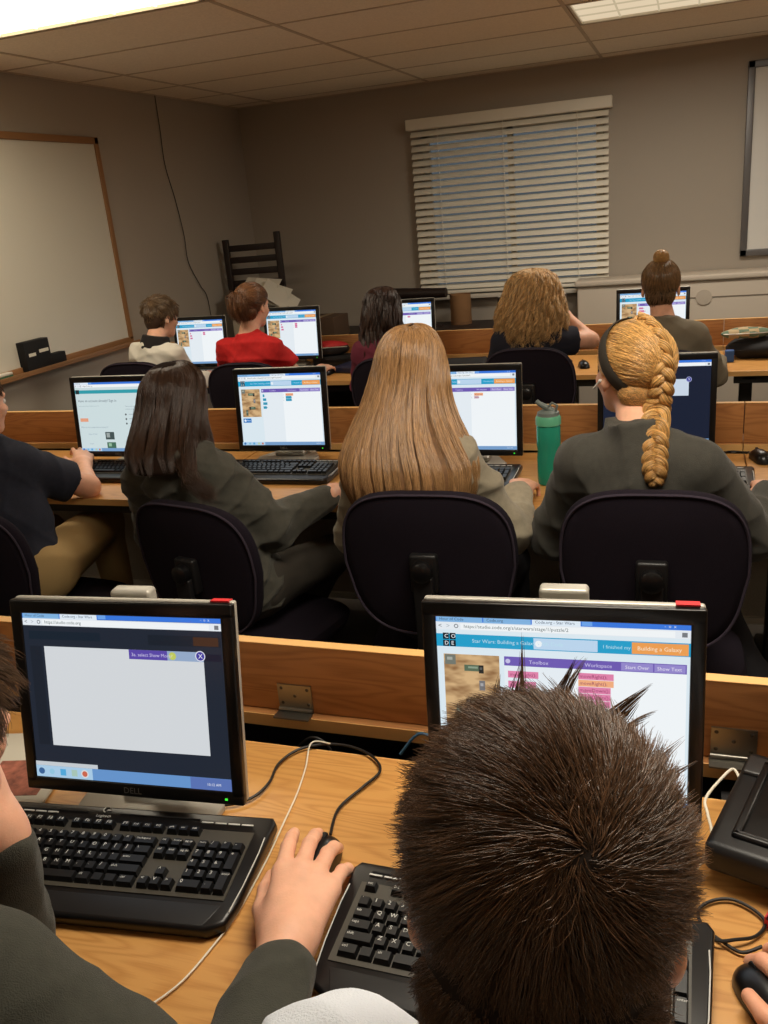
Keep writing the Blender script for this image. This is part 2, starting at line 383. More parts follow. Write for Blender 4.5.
def loft_hair(person, rings, n, m_cap, m_str, th=(-2.2, 2.2), r0=.0006, depth=.10, wav=.006, wfreq=7, clumps=60, K=18, curl=0, name='hair', taper=.1, seed=1, under=.93, head=None, cfr=(14, 26), bul=.03):
    """rings: [(centre, rx, ry, thmin?, thmax?)] from the parting down to the tips; 0 angle = back of the head (-y)"""
    rg = np.random.default_rng(seed)
    rings = [tuple(r)+((-3.1, 3.1), (-2.95, 2.95), (-2.6, 2.6))[i] if i < 3 and len(r) == 3 else r for i, r in enumerate(rings)]
    C = catmull([np.r_[r[0], r[1], r[2], (r[3] if len(r) > 3 else th[0]), (r[4] if len(r) > 4 else th[1])] for r in rings], K)
    def pos(t, u, dep):
        # t (N,) angle fraction 0..1 ; u index array K
        a = C[:, 5][None]*(1-t[:, None])+C[:, 6][None]*t[:, None]
        s = (1-dep)
        return np.stack([C[:, 0][None]+C[:, 3][None]*s*np.sin(a), C[:, 1][None]-C[:, 4][None]*s*np.cos(a), np.broadcast_to(C[:, 2][None], a.shape)], -1)
    # under-cap: a closed mesh a little inside the strands
    NT = 40; t = np.linspace(0, 1, NT); G = pos(t, None, np.full((NT, 1), 1-under)); G2 = pos(t, None, np.full((NT, 1), 1-under+.12))
    V = np.concatenate([G.reshape(-1, 3), G2.reshape(-1, 3)]); f = []
    idx = lambda i, j, o=0: i*K+j+o*NT*K
    for i in range(NT-1):
        for j in range(K-1):
            f.append((idx(i, j), idx(i, j+1), idx(i+1, j+1), idx(i+1, j))); f.append((idx(i, j, 1), idx(i+1, j, 1), idx(i+1, j+1, 1), idx(i, j+1, 1)))
    for j in range(K-1):
        f.append((idx(0, j), idx(0, j, 1), idx(0, j+1, 1), idx(0, j+1))); f.append((idx(NT-1, j), idx(NT-1, j+1), idx(NT-1, j+1, 1), idx(NT-1, j, 1)))
    for i in range(NT-1):
        f.append((idx(i, K-1), idx(i, K-1, 1), idx(i+1, K-1, 1), idx(i+1, K-1))); f.append((idx(i, 0), idx(i+1, 0), idx(i+1, 0, 1), idx(i, 0, 1)))
    cap = np_mesh(name, [(V, np.array(f), m_cap)], m_cap, person, relax=0)
    if head: cap_hair(cap, head[0], head[1], head[2], m_cap, name='hair_crown')
    t = rg.uniform(0, 1, n); dep = (rg.uniform(0, 1, n)**1.5*depth)[:, None]
    cl = rg.integers(0, clumps, n); cu = rg.uniform(0, 1, clumps); near = np.abs(t-cu[cl])
    cc = np.array([np.argmin(np.abs(cu-x)) for x in t]); kk = np.linspace(0, 1, K)[None]
    tt = t[:, None]+(cu[cc]-t)[:, None]*kk**1.5*.55
    a = C[:, 5][None]*(1-tt)+C[:, 6][None]*tt
    ph = rg.uniform(0, 6.28, clumps)[cc][:, None]+rg.normal(0, .4, n)[:, None]; amp = rg.uniform(.4, 1, clumps)[cc][:, None]*wav*(.15+kk)
    bulge = (rg.uniform(-1, 1, clumps)[cc][:, None])*bul*kk**.6
    s = 1-dep+bulge
    P = np.stack([C[:, 0][None]+C[:, 3][None]*s*np.sin(a), C[:, 1][None]-C[:, 4][None]*s*np.cos(a), np.broadcast_to(C[:, 2][None], a.shape)+0*a], -1)
    P[..., 0] += amp*np.sin(kk*wfreq+ph); P[..., 1] += amp*.7*np.cos(kk*wfreq*1.1+ph)
    if curl:
        fr = rg.uniform(cfr[0], cfr[1], clumps)[cc][:, None]+rg.normal(0, .6, n)[:, None]; P[..., 0] += curl*np.sin(kk*fr+ph*3)*(.2+kk); P[..., 1] += curl*np.cos(kk*fr+ph*3)*(.2+kk); P[..., 2] += curl*.5*np.sin(kk*fr*1.3+ph)*(.2+kk)
    # uneven tips
    cutn = 1-rg.uniform(0, taper, n)[:, None]; src = kk*cutn*(K-1); i0 = np.clip(np.floor(src).astype(int), 0, K-2); w = (src-i0)[..., None]
    P = np.take_along_axis(P, i0[..., None], 1)*(1-w)+np.take_along_axis(P, (i0+1)[..., None], 1)*w
    P += rg.normal(0, .0007, P.shape)
    strands('hair_strands', P, r0, m_str, cap); return cap
# ------------------------------------------------------------------ camera
_f, _yaw, _pit, _rol = 869.0, .3484, .3370, -.0913
_r = np.array([math.cos(_yaw), math.sin(_yaw), 0]); _fw = np.array([-math.sin(_yaw)*math.cos(_pit), math.cos(_yaw)*math.cos(_pit), -math.sin(_pit)])
_u = np.cross(_r, _fw); _c, _s = math.cos(_rol), math.sin(_rol); CR = _c*_r+_s*_u; CU = -_s*_r+_c*_u
cam = bpy.data.cameras.new('camera'); cam.sensor_fit = 'VERTICAL'; cam.sensor_height = 24; cam.lens = _f/1024*24; cam.clip_start = .02
co = bpy.data.objects.new('camera', cam); COL.objects.link(co)
co.matrix_world = Matrix(((CR[0], CU[0], -_fw[0], 0), (CR[1], CU[1], -_fw[1], 0), (CR[2], CU[2], -_fw[2], 1.62), (0, 0, 0, 1)))
scene.camera = co
vs = scene.view_settings; vs.view_transform = 'Standard'; vs.look = 'None'; vs.gamma = 1; vs.use_curve_mapping = False; vs.exposure = EXPOSURE
w = bpy.data.worlds.new('world'); scene.world = w; w.use_nodes = True
w.node_tree.nodes['Background'].inputs[0].default_value = (.75, .85, 1, 1); w.node_tree.nodes['Background'].inputs[1].default_value = SKY
scene.cycles.max_bounces = 6; scene.cycles.use_denoising = True
scene.cycles.sample_clamp_indirect = 4

# ------------------------------------------------------------------ materials
M_wall = mat('wall_paint', (172, 162, 149), .85, bump=.15, bscale=220)
M_ceil = mat('ceiling_tile', (246, 234, 214), .95, bump=.4, bscale=160, var=.06, vscale=90)
M_tbar = mat('ceiling_bar', (200, 182, 158), .6)
M_carpet = mat('carpet', (84, 78, 72), .98, bump=.6, bscale=500, var=.22, vscale=260)
M_oak = wood('oak_laminate', (206, 152, 86), (186, 130, 68))
M_oak_d = wood('oak_board', (180, 124, 72), (156, 102, 56), rough=.45)
M_edge = mat('oak_edge', (226, 176, 110), .45)
M_steel = mat('brushed_steel', (150, 146, 138), .35, 1)
M_black = mat('black_plastic', (22, 21, 22), .42, bump=.05, bscale=900)
M_blackm = mat('black_matte', (20, 19, 20), .8)
M_gloss = mat('black_gloss', (16, 15, 16), .32, coat=.1)
M_key = mat('key_black', (20, 20, 21), .38)
M_keygrey = mat('key_surround', (66, 62, 54), .5)
M_silver = mat('silver_plastic', (186, 182, 172), .4, .3)
M_white = mat('white_paint', (214, 206, 192), .6)
M_print = mat('key_print', (205, 205, 200), .6)
M_cable = mat('cable_black', (24, 22, 22), .5)
M_cablew = mat('cable_white', (226, 218, 200), .5)
M_chair = mat('chair_fabric', (29, 23, 32), .95, bump=.5, bscale=900, var=.18, vscale=400, spec=.2)
M_chairp = mat('chair_piping', (50, 41, 54), .9)
M_red = mat('red_plastic', (214, 34, 40), .5)
M_paper = mat('paper', (222, 216, 200), .8)
M_skin = mat('skin', (222, 160, 128), .5, bump=.12, bscale=350, var=.08, vscale=40)
M_skin2 = mat('skin_pale', (232, 176, 146), .5, bump=.12, bscale=350, var=.07, vscale=40)
for _m in (M_skin, M_skin2):
    _b = _m.node_tree.nodes['Principled BSDF']; _b.inputs['Subsurface Weight'].default_value = .12; _b.inputs['Subsurface Radius'].default_value = (1, .35, .2); _b.inputs['Subsurface Scale'].default_value = .006
mat('eye_white', (232, 228, 222), .2); mat('eye_iris', (62, 48, 36), .2)

# ------------------------------------------------------------------ room shell
XL, XR, YB, YF, ZC = -3.36, 3.1, 6.75, -3.2, 2.44
struct(MB().box(XL-.2, YF-.2, -.1, XR+.2, YB+.2, 0, M_carpet).build('floor'))
struct(MB().box(XL-.12, YF-.12, 0, XL, YB+.12, ZC+.1, M_wall).build('wall_left'))
struct(MB().box(XR, YF-.12, 0, XR+.12, YB+.12, ZC+.1, M_wall).build('wall_right'))
struct(MB().box(XL, YF-.12, 0, XR, YF, ZC+.1, M_wall).build('wall_front'))
WX0, WX1, WZ0, WZ1 = -1.90, -.58, .93, 2.12
b = MB(); b.box(XL, YB, 0, WX0, YB+.12, ZC+.1, M_wall); b.box(WX1, YB, 0, XR, YB+.12, ZC+.1, M_wall)
b.box(WX0, YB, 0, WX1, YB+.12, WZ0, M_wall); b.box(WX0, YB, WZ1, WX1, YB+.12, ZC+.1, M_wall)
struct(b.build('wall_back'))
# suspended ceiling: 2 x 4 ft tiles in a grid, troffers in some bays
LX = [-3.0238+1.2192*i for i in range(-1, 7)]; LY = [5.9388-.6096*j for j in range(-2, 17)]
bays = [(0, 4), (2, 1), (2, 7), (0, 10), (4, 4), (4, 10), (2, 13)]     # (i,j): X from line A+i, Y between grid lines j+1 and j+2 behind y1
def bay(i, j): return (-3.0238+1.2192*i, 5.9388-.6096*(j+1), -3.0238+1.2192*(i+1), 5.9388-.6096*j)
b = MB()
holes = [bay(i, j) for i, j in bays]
xs = [XL]+[x for x in LX if XL < x < XR]+[XR]; ys = [YF]+sorted(y for y in LY if YF < y < YB)+[YB]
for i in range(len(xs)-1):
    for j in range(len(ys)-1):
        cx, cy = (xs[i]+xs[i+1])/2, (ys[j]+ys[j+1])/2
        if any(h[0] < cx < h[2] and h[1] < cy < h[3] for h in holes): continue
        b.box(xs[i]+.004, ys[j]+.004, ZC, xs[i+1]-.004, ys[j+1]-.004, ZC+.02, M_ceil)
b.box(XL-.1, YF-.1, ZC+.1, XR+.1, YB+.1, ZC+.16, M_ceil)
for x in xs[1:-1]: b.box(x-.010, YF, ZC-.003, x+.010, YB, ZC+.003, M_tbar)
for y in ys[1:-1]: b.box(XL, y-.007, ZC-.003, XR, y+.007, ZC+.003, M_tbar)
for q in ((XL, YF, XL+.02, YB), (XR-.02, YF, XR, YB), (XL, YB-.02, XR, YB), (XL, YF, XR, YF+.02)): b.box(q[0], q[1], ZC-.004, q[2], q[3], ZC+.004, M_tbar)
struct(b.build('ceiling'))
# troffers
M_troff = mat('troffer_enamel', (226, 220, 206), .4)
for n, (i, j) in enumerate(bays):
    x0, y0, x1, y1 = bay(i, j); x0 += .016; y0 += .016; x1 -= .016; y1 -= .016
    t = root('ceiling_light', ((x0+x1)/2, (y0+y1)/2, ZC)); hx, hy = (x1-x0)/2, (y1-y0)/2
    lab = ['lit recessed ceiling light above the whiteboard side, cut by the top left corner',
           'lit recessed ceiling light near the back wall, between the blind and the projection screen'][n] if n < 2 else ['lit recessed ceiling light over the front row of desks', 'lit recessed ceiling light behind the front row on the whiteboard side', 'lit recessed ceiling light over the right end of the second row', 'lit recessed ceiling light in the rear right bay', 'lit recessed ceiling light furthest behind the camera'][n-2]
    tag(t, lab, 'ceiling light', 'recessed ceiling lights')
    h = MB(); h.box(-hx, -hy, .075, hx, hy, .085, M_troff)
    for q in ((-hx, -hy, -hx+.012, hy), (hx-.012, -hy, hx, hy), (-hx, -hy, hx, -hy+.012), (-hx, hy-.012, hx, hy)): h.box(q[0], q[1], -.002, q[2], q[3], .08, M_troff)
    h.build('housing', t)
    on = LIGHTS[n]
    L_ = MB(); L_.box(-hx+.012, -hy+.012, .010, hx-.012, hy-.012, .016, emis('lens_%d' % n, on[1], on[0])); L_.build('lens', t)
    g = MB(); gm = emis('lens_rib_%d' % n, (250, 228, 188), on[0]*.75)
    for k in range(1, 6): x = -hx+.012+(2*hx-.024)*k/6; g.box(x-.004, -hy+.012, .004, x+.004, hy-.012, .011, gm)
    for k in range(1, 3): y = -hy+.012+(2*hy-.024)*k/3; g.box(-hx+.012, y-.004, .004, hx-.012, y+.004, .011, gm)
    g.build('lens_grid', t)
    if on[2] > 0:
        ld = bpy.data.lights.new('troffer_tubes', 'AREA'); ld.shape = 'RECTANGLE'; ld.size = 2*hx-.06; ld.size_y = 2*hy-.06
        ld.energy = on[2]; ld.color = LCOL; ld.spread = rad(on[3]); lo = bpy.data.objects.new('troffer_tubes', ld); COL.objects.link(lo); lo.parent = t; lo.location = (0, 0, -.006)

# window + blind
M_glass = mat('window_glass', (230, 240, 240), .02, trans=1, ior=1.45)
b = MB(); fw_ = .05
for q in ((WX0, WZ0, WX0+fw_, WZ1), (WX1-fw_, WZ0, WX1, WZ1), (WX0, WZ0, WX1, WZ0+fw_), (WX0, WZ1-fw_, WX1, WZ1), ((WX0+WX1)/2-.02, WZ0, (WX0+WX1)/2+.02, WZ1)): b.box(q[0], YB+.05, q[1], q[2], YB+.10, q[3], M_white)
wf = struct(b.build('window_1'))
MB().box(WX0+.04, YB+.072, WZ0+.04, WX1-.04, YB+.078, WZ1-.04, M_glass).build('window_pane', wf)
MB().box(WX0-.05, YB-.09, WZ0-.03, WX1+.02, YB+.05, WZ0, M_white, .004).build('window_sill', wf)
M_slat = mat('blind_slat', (240, 234, 218), .5)
_b = M_slat.node_tree.nodes['Principled BSDF']; _b.inputs['Subsurface Weight'].default_value = 0
bl = tag(root('window_blind', ((WX0+WX1)/2, YB-.05, 2.178)), 'closed cream slatted blind with head rail hanging over the back window', 'blind')
bx0, bx1 = -1.955, -.535; cx = (bx0+bx1)/2; hw = (bx1-bx0)/2; dx = cx-(WX0+WX1)/2
MB().box(dx-hw-.025, -.045, -.055, dx+hw+.025, .03, .02, M_slat, .006).build('head_rail', bl)
sl = MB(); nsl = 23
for k in range(nsl):
    z = -.085-k*(1.10/(nsl-1)); Mx = Matrix.Translation((dx, 0, z)) @ Matrix.Rotation(rad(44), 4, 'X')
    pr_ = [(-.026, 0), (-.013, .0035), (0, .0045), (.013, .0035), (.026, 0)]
    v = [(sx*hw, y, zz+t) for sx in (-1, 1) for t in (0, .0025) for y, zz in pr_]
    f = []
    for a in range(4):
        f += [(a, a+1, 10+a+1, 10+a), (5+a, 15+a, 15+a+1, 5+a+1), (a, 5+a, 6+a, a+1), (10+a, 11+a, 16+a, 15+a)]
    f += [(0, 10, 15, 5), (4, 9, 19, 14)]; sl.add(v, f, M_slat, True, Mx)
sl.build('slats', bl)
MB().box(dx-hw, -.028, -1.235, dx+hw, .028, -1.212, M_slat, .005).build('bottom_rail', bl)
b = MB()
for x in (-.5, -.02, .5): b.tube([(dx+x, -.03, -.05), (dx+x, -.03, -1.22)], .0022, M_slat, 6)
b.build('ladder_cord', bl)

# whiteboard on the left wall
M_board = mat('whiteboard_enamel', (214, 208, 192), .42, spec=.8)
M_bframe = mat('board_frame', (150, 108, 68), .5)
wb = tag(root('whiteboard', (XL+.01, 3.55, 1.545)), 'large whiteboard in a brown frame on the left wall', 'whiteboard')
MB().box(0, -1.22, -.575, .012, 1.22, .575, M_board).build('writing_surface', wb)
b = MB()
for q in ((-1.25, -.58, -1.212, .605), (1.212, -.58, 1.25, .605), (-1.25, .567, 1.25, .605), (-1.25, -.60, 1.25, -.565)): b.box(0, q[0], q[1], .022, q[2], q[3], M_bframe, .003)
b.build('frame', wb)
MB().box(0, -1.24, -.612, .075, 1.24, -.595, M_bframe, .003).box(.066, -1.24, -.60, .075, 1.24, -.586, M_bframe).build('pen_tray', wb)

# projection screen right end
M_pscreen = mat('screen_surface', (226, 224, 218), .7); M_pframe = mat('screen_frame', (112, 110, 110), .4, .4)
ps = tag(root('projection_board', (1.25, YB-.005, 1.69)), 'white projection board in a grey frame on the back wall, cut by the right edge', 'board')
MB().box(-.87, -.02, -.575, .87, -.002, .575, M_pscreen).build('board_surface', ps)
b = MB()
for q in ((-.905, -.61, -.862, .61), (.862, -.61, .905, .61), (-.905, .567, .905, .61), (-.905, -.61, .905, -.567)): b.box(q[0], -.034, q[1], q[2], 0, q[3], M_pframe, .004)
b.build('frame', ps)

# wire down the left wall
wp = [(XL+.010, y, z) for y, z in ((5.547, 2.44), (5.545, 2.227), (5.538, 2.01), (5.60, 1.784), (5.643, 1.55), (5.645, 1.368), (5.757, 1.197), (5.839, 1.08), (5.85, .7))]
tag(MB().tube([tuple(p) for p in catmull(wp, 50)], .0030, mat('wire_brown', (60, 52, 46), .6), 6).build('wall_cable'), 'thin dark cable hanging down the left wall towards the corner', 'cable')

# convector cabinet under the back wall
cv = tag(root('convector', (1.05, 6.595, 0)), 'long cream heating cabinet along the back wall right of the blind', 'heater')
MB().box(-1.785, -.14, .06, 1.95, .145, .965, mat('convector_paint', (206, 194, 178), .55), .012).build('cabinet', cv)
MB().box(-1.80, -.165, .96, 1.97, .145, 1.0, mat('convector_paint', (206, 194, 178), .55), .012).build('top_cover', cv)
b = MB(); b.box(-1.08, -.1435, .843, 1.9, -.139, .850, mat('groove', (120, 110, 98), .7)); b.build('groove_line', cv)
b = MB(); b.lathe([(.0, 0), (.045, 0), (.052, .004), (.052, .010), (.0, .012)], mat('round_cover', (196, 184, 168), .6), 28, Matrix.Translation((-.935, -.139, .848)) @ Matrix.Rotation(rad(90), 4, 'X')); b.build('round_cover', cv)
MB().box(-1.8, -.12, 0, 1.93, .13, .07, M_black).build('plinth', cv)

# ------------------------------------------------------------------ desks
M_leg = mat('desk_metal', (26, 25, 27), .5)
def desk(name, x0, x1, yf, yb, label, panel=False, hinges=(), group='rows of computer desks', gap=.085, boardz=(.742, .885)):
    t = tag(root(name, ((x0+x1)/2, (yf+yb)/2, 0)), label, 'desk', group); h = (x1-x0)/2-.0015; d = (yb-yf)/2
    MB().box(-h, -d, .7045, h, d, .73, M_oak, .003).build('desk_top', t)
    e = MB(); e.box(-h, -d-.0015, .7055, h, -d+.003, .729, M_edge); e.box(-h, d-.003, .7055, h, d+.0015, .729, M_edge); e.build('edge_band', t)
    b = MB(); b.box(-h, d+gap, boardz[0]+.004, h, d+gap+.022, boardz[1]-.001, M_oak_d, .001); b.box(-h, d+gap, boardz[1]-.003, h, d+gap+.022, boardz[1], M_edge); bd = b.build('back_board', t)
    b = MB(); b.box(-h, d+gap-.016, .718, h, d+gap+.12, .7445, M_oak_d, .001); b.box(-h, d+gap-.0175, .719, h, d+gap-.012, .744, M_edge); b.build('cable_ledge', t)
    b = MB(); b.box(-h+.03, d-.04, .60, h-.03, d+gap+.10, .612, M_leg); b.box(-h+.03, d+gap+.09, .60, h-.03, d+gap+.102, .71, M_leg); b.box(-h+.03, -d+.05, .66, h-.03, -d+.08, .704, M_leg); b.build('cable_tray', t)
    for sx in (-1, 1):
        b = MB(); x = sx*(h-.10)
        b.box(x-.03, -.02, .03, x+.03, .06, .70, M_leg, .006); b.box(x-.03, -d+.04, 0, x+.03, d+.05, .035, M_leg, .008); b.box(x-.025, -d+.05, .68, x+.025, d+gap+.09, .704, M_leg); b.build('leg', t)
    for hx_ in hinges:
        b = MB(); X = hx_-(x0+x1)/2
        b.box(X-.034, d+gap-.003, .755, X+.034, d+gap, .803, M_steel); b.box(X-.036, d+gap-.030, .7455, X+.034, d+gap-.001, .7485, M_steel)
        b.tube([(X-.034, d+gap-.004, .7515), (X+.034, d+gap-.004, .7515)], .0042, M_steel, 10)
        for px, pz in ((-.026, .795), (.026, .795), (0, .780), (-.026, .764), (.026, .764)): b.ball((X+px, d+gap-.003, pz), (.0034, .0015, .0034), mat('screw', (90, 86, 80), .4, 1), 8)
        b.build('hinge', t)
    if panel:
        MB().box(-h, d+.10, .075, h, d+.115, .70, mat('panel_carpet', (176, 166, 150), .95, bump=.6, bscale=420, var=.12, vscale=300)).build('modesty_panel', t)
        MB().box(-h, d+.085, .05, h, d+.12, .075, mat('panel_rail', (226, 218, 200), .5)).build('panel_rail', t)
    return t
S0 = -1.63; S1 = .20
desk('computer_desk', S0, S1, .57, 1.18, 'oak topped desk in the front row, under the two nearest monitors', hinges=(-.667, .09))
desk('computer_desk', XL+.03, S0, .57, 1.18, 'oak topped desk at the whiteboard end of the front row')
desk('computer_desk', S1, S1+1.83, .57, 1.18, 'oak topped desk at the right end of the front row')
for (a, c, lb) in ((XL+.03, S0, 'oak desk of the second row at the whiteboard end, under the far left monitor'), (S0, S1, 'oak desk of the second row between the dark haired girl and the braided girl'), (S1, S1+1.83, 'oak desk of the second row cut by the right edge, right of the seam')):
    desk('computer_desk', a, c, 2.44, 3.05, lb, panel=True)
for (a, c, lb) in ((XL+.03, S0, 'oak desk of the back row in front of the white and red shirted pupils'), (S0, S1, 'oak desk of the back row in front of the curly haired girl'), (S1, S1+1.83, 'oak desk of the back row under the plaid pouch, right of the seam')):
    desk('computer_desk', a, c, 4.46, 5.03, lb)

# ------------------------------------------------------------------ monitors
def vcmat(name, strength):
    m = bpy.data.materials.new(name); m.use_nodes = True; nt = m.node_tree; nt.nodes.remove(nt.nodes['Principled BSDF'])
    a = nt.nodes.new('ShaderNodeVertexColor'); a.layer_name = 'pixels'; e = nt.nodes.new('ShaderNodeEmission'); e.inputs['Strength'].default_value = strength
    g = nt.nodes.new('ShaderNodeBsdfGlossy'); g.inputs['Roughness'].default_value = .25; g.inputs['Color'].default_value = (.02, .02, .02, 1); ad = nt.nodes.new('ShaderNodeAddShader')
    nt.links.new(a.outputs['Color'], e.inputs['Color']); nt.links.new(e.outputs[0], ad.inputs[0]); nt.links.new(g.outputs[0], ad.inputs[1]); nt.links.new(ad.outputs[0], nt.nodes['Material Output'].inputs['Surface'])
    return m
M_px = vcmat('screen_pixels', SCREEN); M_px.cycles.emission_sampling = 'FRONT'
def sandmat():
    m = bpy.data.materials.new('screen_sand_picture'); m.use_nodes = True; nt = m.node_tree; N = nt.nodes.new; L = nt.links.new; nt.nodes.remove(nt.nodes['Principled BSDF'])
    tc = N('ShaderNodeTexCoord'); mp = N('ShaderNodeMapping'); mp.inputs['Rotation'].default_value = (0, .5, 0); mp.inputs['Scale'].default_value = (22, 1, 55); L(tc.outputs['Object'], mp.inputs['Vector'])
    n = N('ShaderNodeTexNoise'); n.inputs['Scale'].default_value = 1.2; n.inputs['Detail'].default_value = 2; L(mp.outputs[0], n.inputs['Vector'])
    r = N('ShaderNodeValToRGB'); r.color_ramp.elements[0].color = (*lin((150, 110, 72)), 1); r.color_ramp.elements[1].color = (*lin((226, 188, 138)), 1); r.color_ramp.elements[0].position = .35; r.color_ramp.elements[1].position = .6
    L(n.outputs['Fac'], r.inputs['Fac']); e = N('ShaderNodeEmission'); e.inputs['Strength'].default_value = SCREEN*.9; L(r.outputs[0], e.inputs['Color']); L(e.outputs[0], nt.nodes['Material Output'].inputs['Surface']); return m
M_sand = sandmat()
SW, SH = .338, .270
def screen_mesh(content, parent):
    v = []; f = []; col = []; mi = []; lay = 0
    for it in content:
        if it[0] == 'r':
            _, x0, y0, x1, y1, c = it; y = -lay*.00008; lay += 1
            k = len(v); v += [((x0-.5)*SW, y, (.5-y1)*SH), ((x1-.5)*SW, y, (.5-y1)*SH), ((x1-.5)*SW, y, (.5-y0)*SH), ((x0-.5)*SW, y, (.5-y0)*SH)]
            f.append((k, k+1, k+2, k+3)); col.append(lin(c) if c != 'sand' else (1, 1, 1)); mi.append(1 if c == 'sand' else 0)
        elif it[0] == 'c':
            _, cx_, cy_, r_, c = it; y = -lay*.00008; lay += 1; k = len(v)
            v += [((cx_-.5)*SW+r_*SW*math.cos(2*PI*a/16), y, (.5-cy_)*SH+r_*SW*math.sin(2*PI*a/16)) for a in range(16)]; f.append(tuple(range(k, k+16))); col.append(lin(c)); mi.append(0)
        else:
            _, x0, y0, size, s_, c = it; tv, tf = text_geo(s_); y = -(lay+.5)*.00008-.00004; k = len(v); z = size*SH
            v += [((x0-.5)*SW+p[0]*z, y, (.5-y0)*SH+p[1]*z) for p in tv]; f += [tuple(i+k for i in q) for q in tf]; col += [lin(c)]*len(tf); mi += [0]*len(tf)
    me = bpy.data.meshes.new('screen'); me.from_pydata(v, [], f); me.materials.append(M_px); me.materials.append(M_sand); me.polygons.foreach_set('material_index', mi)
    ca = me.color_attributes.new('pixels', 'FLOAT_COLOR', 'CORNER'); cc = []
    for p, c in zip(f, col): cc += [*c, 1]*len(p)
    ca.data.foreach_set('color', cc); me.update(); o = bpy.data.objects.new('screen', me); COL.objects.link(o); o.parent = parent; return o

def taskbar(): return [('r', 0, .955, 1, 1, (120, 160, 205)), ('r', 0, .955, .28, 1, (176, 208, 236)), ('c', .03, .978, .014, (60, 120, 190)), ('c', .09, .978, .012, (120, 190, 220)), ('r', .13, .963, .155, .992, (90, 170, 220)), ('r', .19, .963, .215, .992, (190, 210, 170)), ('c', .25, .978, .012, (210, 120, 90)), ('t', .90, .983, .018, '10:12 AM', (240, 245, 250))]
def browser(tabs, url, bar=(58, 120, 222), bg=(222, 236, 244)):
    c = [('r', 0, 0, 1, 1, bg), ('r', 0, 0, 1, .035, bar)]
    x = .005
    for k, t in enumerate(tabs):
        act = k == len(tabs)-1; c.append(('r', x, .004, x+.19, .037, (226, 238, 248) if act else (130, 180, 226))); c.append(('t', x+.012, .027, .022, t, (60, 80, 110))); x += .195
    c += [('r', x, .006, x+.04, .03, (110, 165, 235)), ('t', .90, .024, .022, '-  o  x', (220, 230, 245)), ('r', 0, .036, 1, .078, (232, 238, 244)), ('t', .012, .068, .034, '<', (70, 80, 90)), ('t', .045, .068, .034, '>', (170, 180, 190)), ('c', .087, .057, .009, (90, 96, 104)), ('c', .087, .057, .006, (232, 238, 244)), ('r', .105, .041, .94, .074, (244, 248, 250)), ('t', .118, .065, .026, url, (70, 90, 90)), ('r', .965, .046, .985, .07, (120, 124, 130))]
    return c
URL = 'https://studio.code.org/s/starwars/stage/1/puzzle/2'
def code_page(blocks, work, side='sand', teal=(38, 160, 204), bcol=(226, 132, 172)):
    c = browser(['Hour of Code', 'Code.org', 'Code.org - Star Wars'], URL)
    c += [('r', 0, .10, 1, .17, teal), ('r', .03, .095, .055, .13, (24, 30, 36)), ('r', .058, .095, .083, .13, (24, 30, 36)), ('r', .03, .134, .055, .168, (24, 30, 36)), ('r', .058, .134, .083, .168, (24, 30, 36)),
          ('t', .036, .122, .03, 'C', (240, 245, 250)), ('t', .064, .122, .03, 'O', (240, 245, 250)), ('t', .036, .160, .03, 'D', (240, 245, 250)), ('t', .064, .160, .03, 'E', (240, 245, 250)),
          ('t', .15, .143, .028, 'Star Wars: Building a Galaxy With Code', (190, 226, 240)), ('r', .40, .105, .65, .165, (190, 216, 240)), ('c', .42, .135, .014, (240, 246, 250)),
          ('t', .67, .143, .026, 'I finished my', (180, 226, 240)), ('r', .78, .105, .99, .165, (240, 160, 84)), ('t', .80, .145, .030, 'Building a Galaxy', (252, 232, 200)),
          ('r', .03, .21, .26, .60, 'sand'), ('r', .28, .21, .985, .26, (112, 92, 180)), ('c', .295, .235, .010, (200, 196, 232)), ('t', .38, .245, .028, 'Toolbox', (206, 200, 236)), ('t', .60, .245, .028, 'Workspace', (206, 200, 236)), ('r', .74, .214, .86, .256, (150, 138, 206)), ('t', .755, .245, .026, 'Start Over', (232, 228, 246)), ('r', .865, .214, .98, .256, (150, 138, 206)), ('t', .875, .245, .026, 'Show Text', (232, 228, 246)),
          ('r', .03, .62, .13, .68, (34, 120, 196)), ('c', .055, .65, .014, (230, 240, 250)), ('t', .078, .66, .034, 'Run', (236, 244, 250)), ('r', .28, .26, .54, .955, (232, 240, 246)), ('r', .54, .26, .985, .955, (244, 249, 252))]
    if side == 'sand':
        for (a, e, w_, h_, k) in ((.035, .212, .045, .055, (118, 122, 112)), (.115, .265, .08, .035, (92, 110, 88)), (.175, .265, .02, .045, (44, 44, 40)), (.175, .35, .024, .055, (120, 118, 120)), (.12, .455, .075, .038, (88, 106, 86)), (.118, .455, .02, .04, (40, 40, 36)), (.075, .50, .026, .08, (84, 98, 84))):
            c.append(('r', a, e, a+w_, e+h_, k)); c.append(('r', a+w_*.2, e+h_*.25, a+w_*.7, e+h_*.55, tuple(min(255, q+50) for q in k)))
    for k, t in enumerate(blocks): c += [('r', .295, .285+k*.055, .295+.012*len(t)*.85, .322+k*.055, bcol), ('t', .302, .312+k*.055, .026, t, (150, 60, 100) if bcol[0] > 200 else (20, 90, 120))]
    for k, (t, q) in enumerate(work): c += [('t', .545, .306+k*.037, .022, str(k+1), (110, 130, 150)), ('r', .575, .276+k*.037, .575+.012*len(t)*.95, .311+k*.037, q), ('t', .58, .302+k*.037, .026, t, (150, 60, 100) if q[0] > 200 else (20, 90, 120))]
    return c+taskbar()
PK = (226, 132, 172); OR = (244, 176, 130); TE = (60, 166, 200)
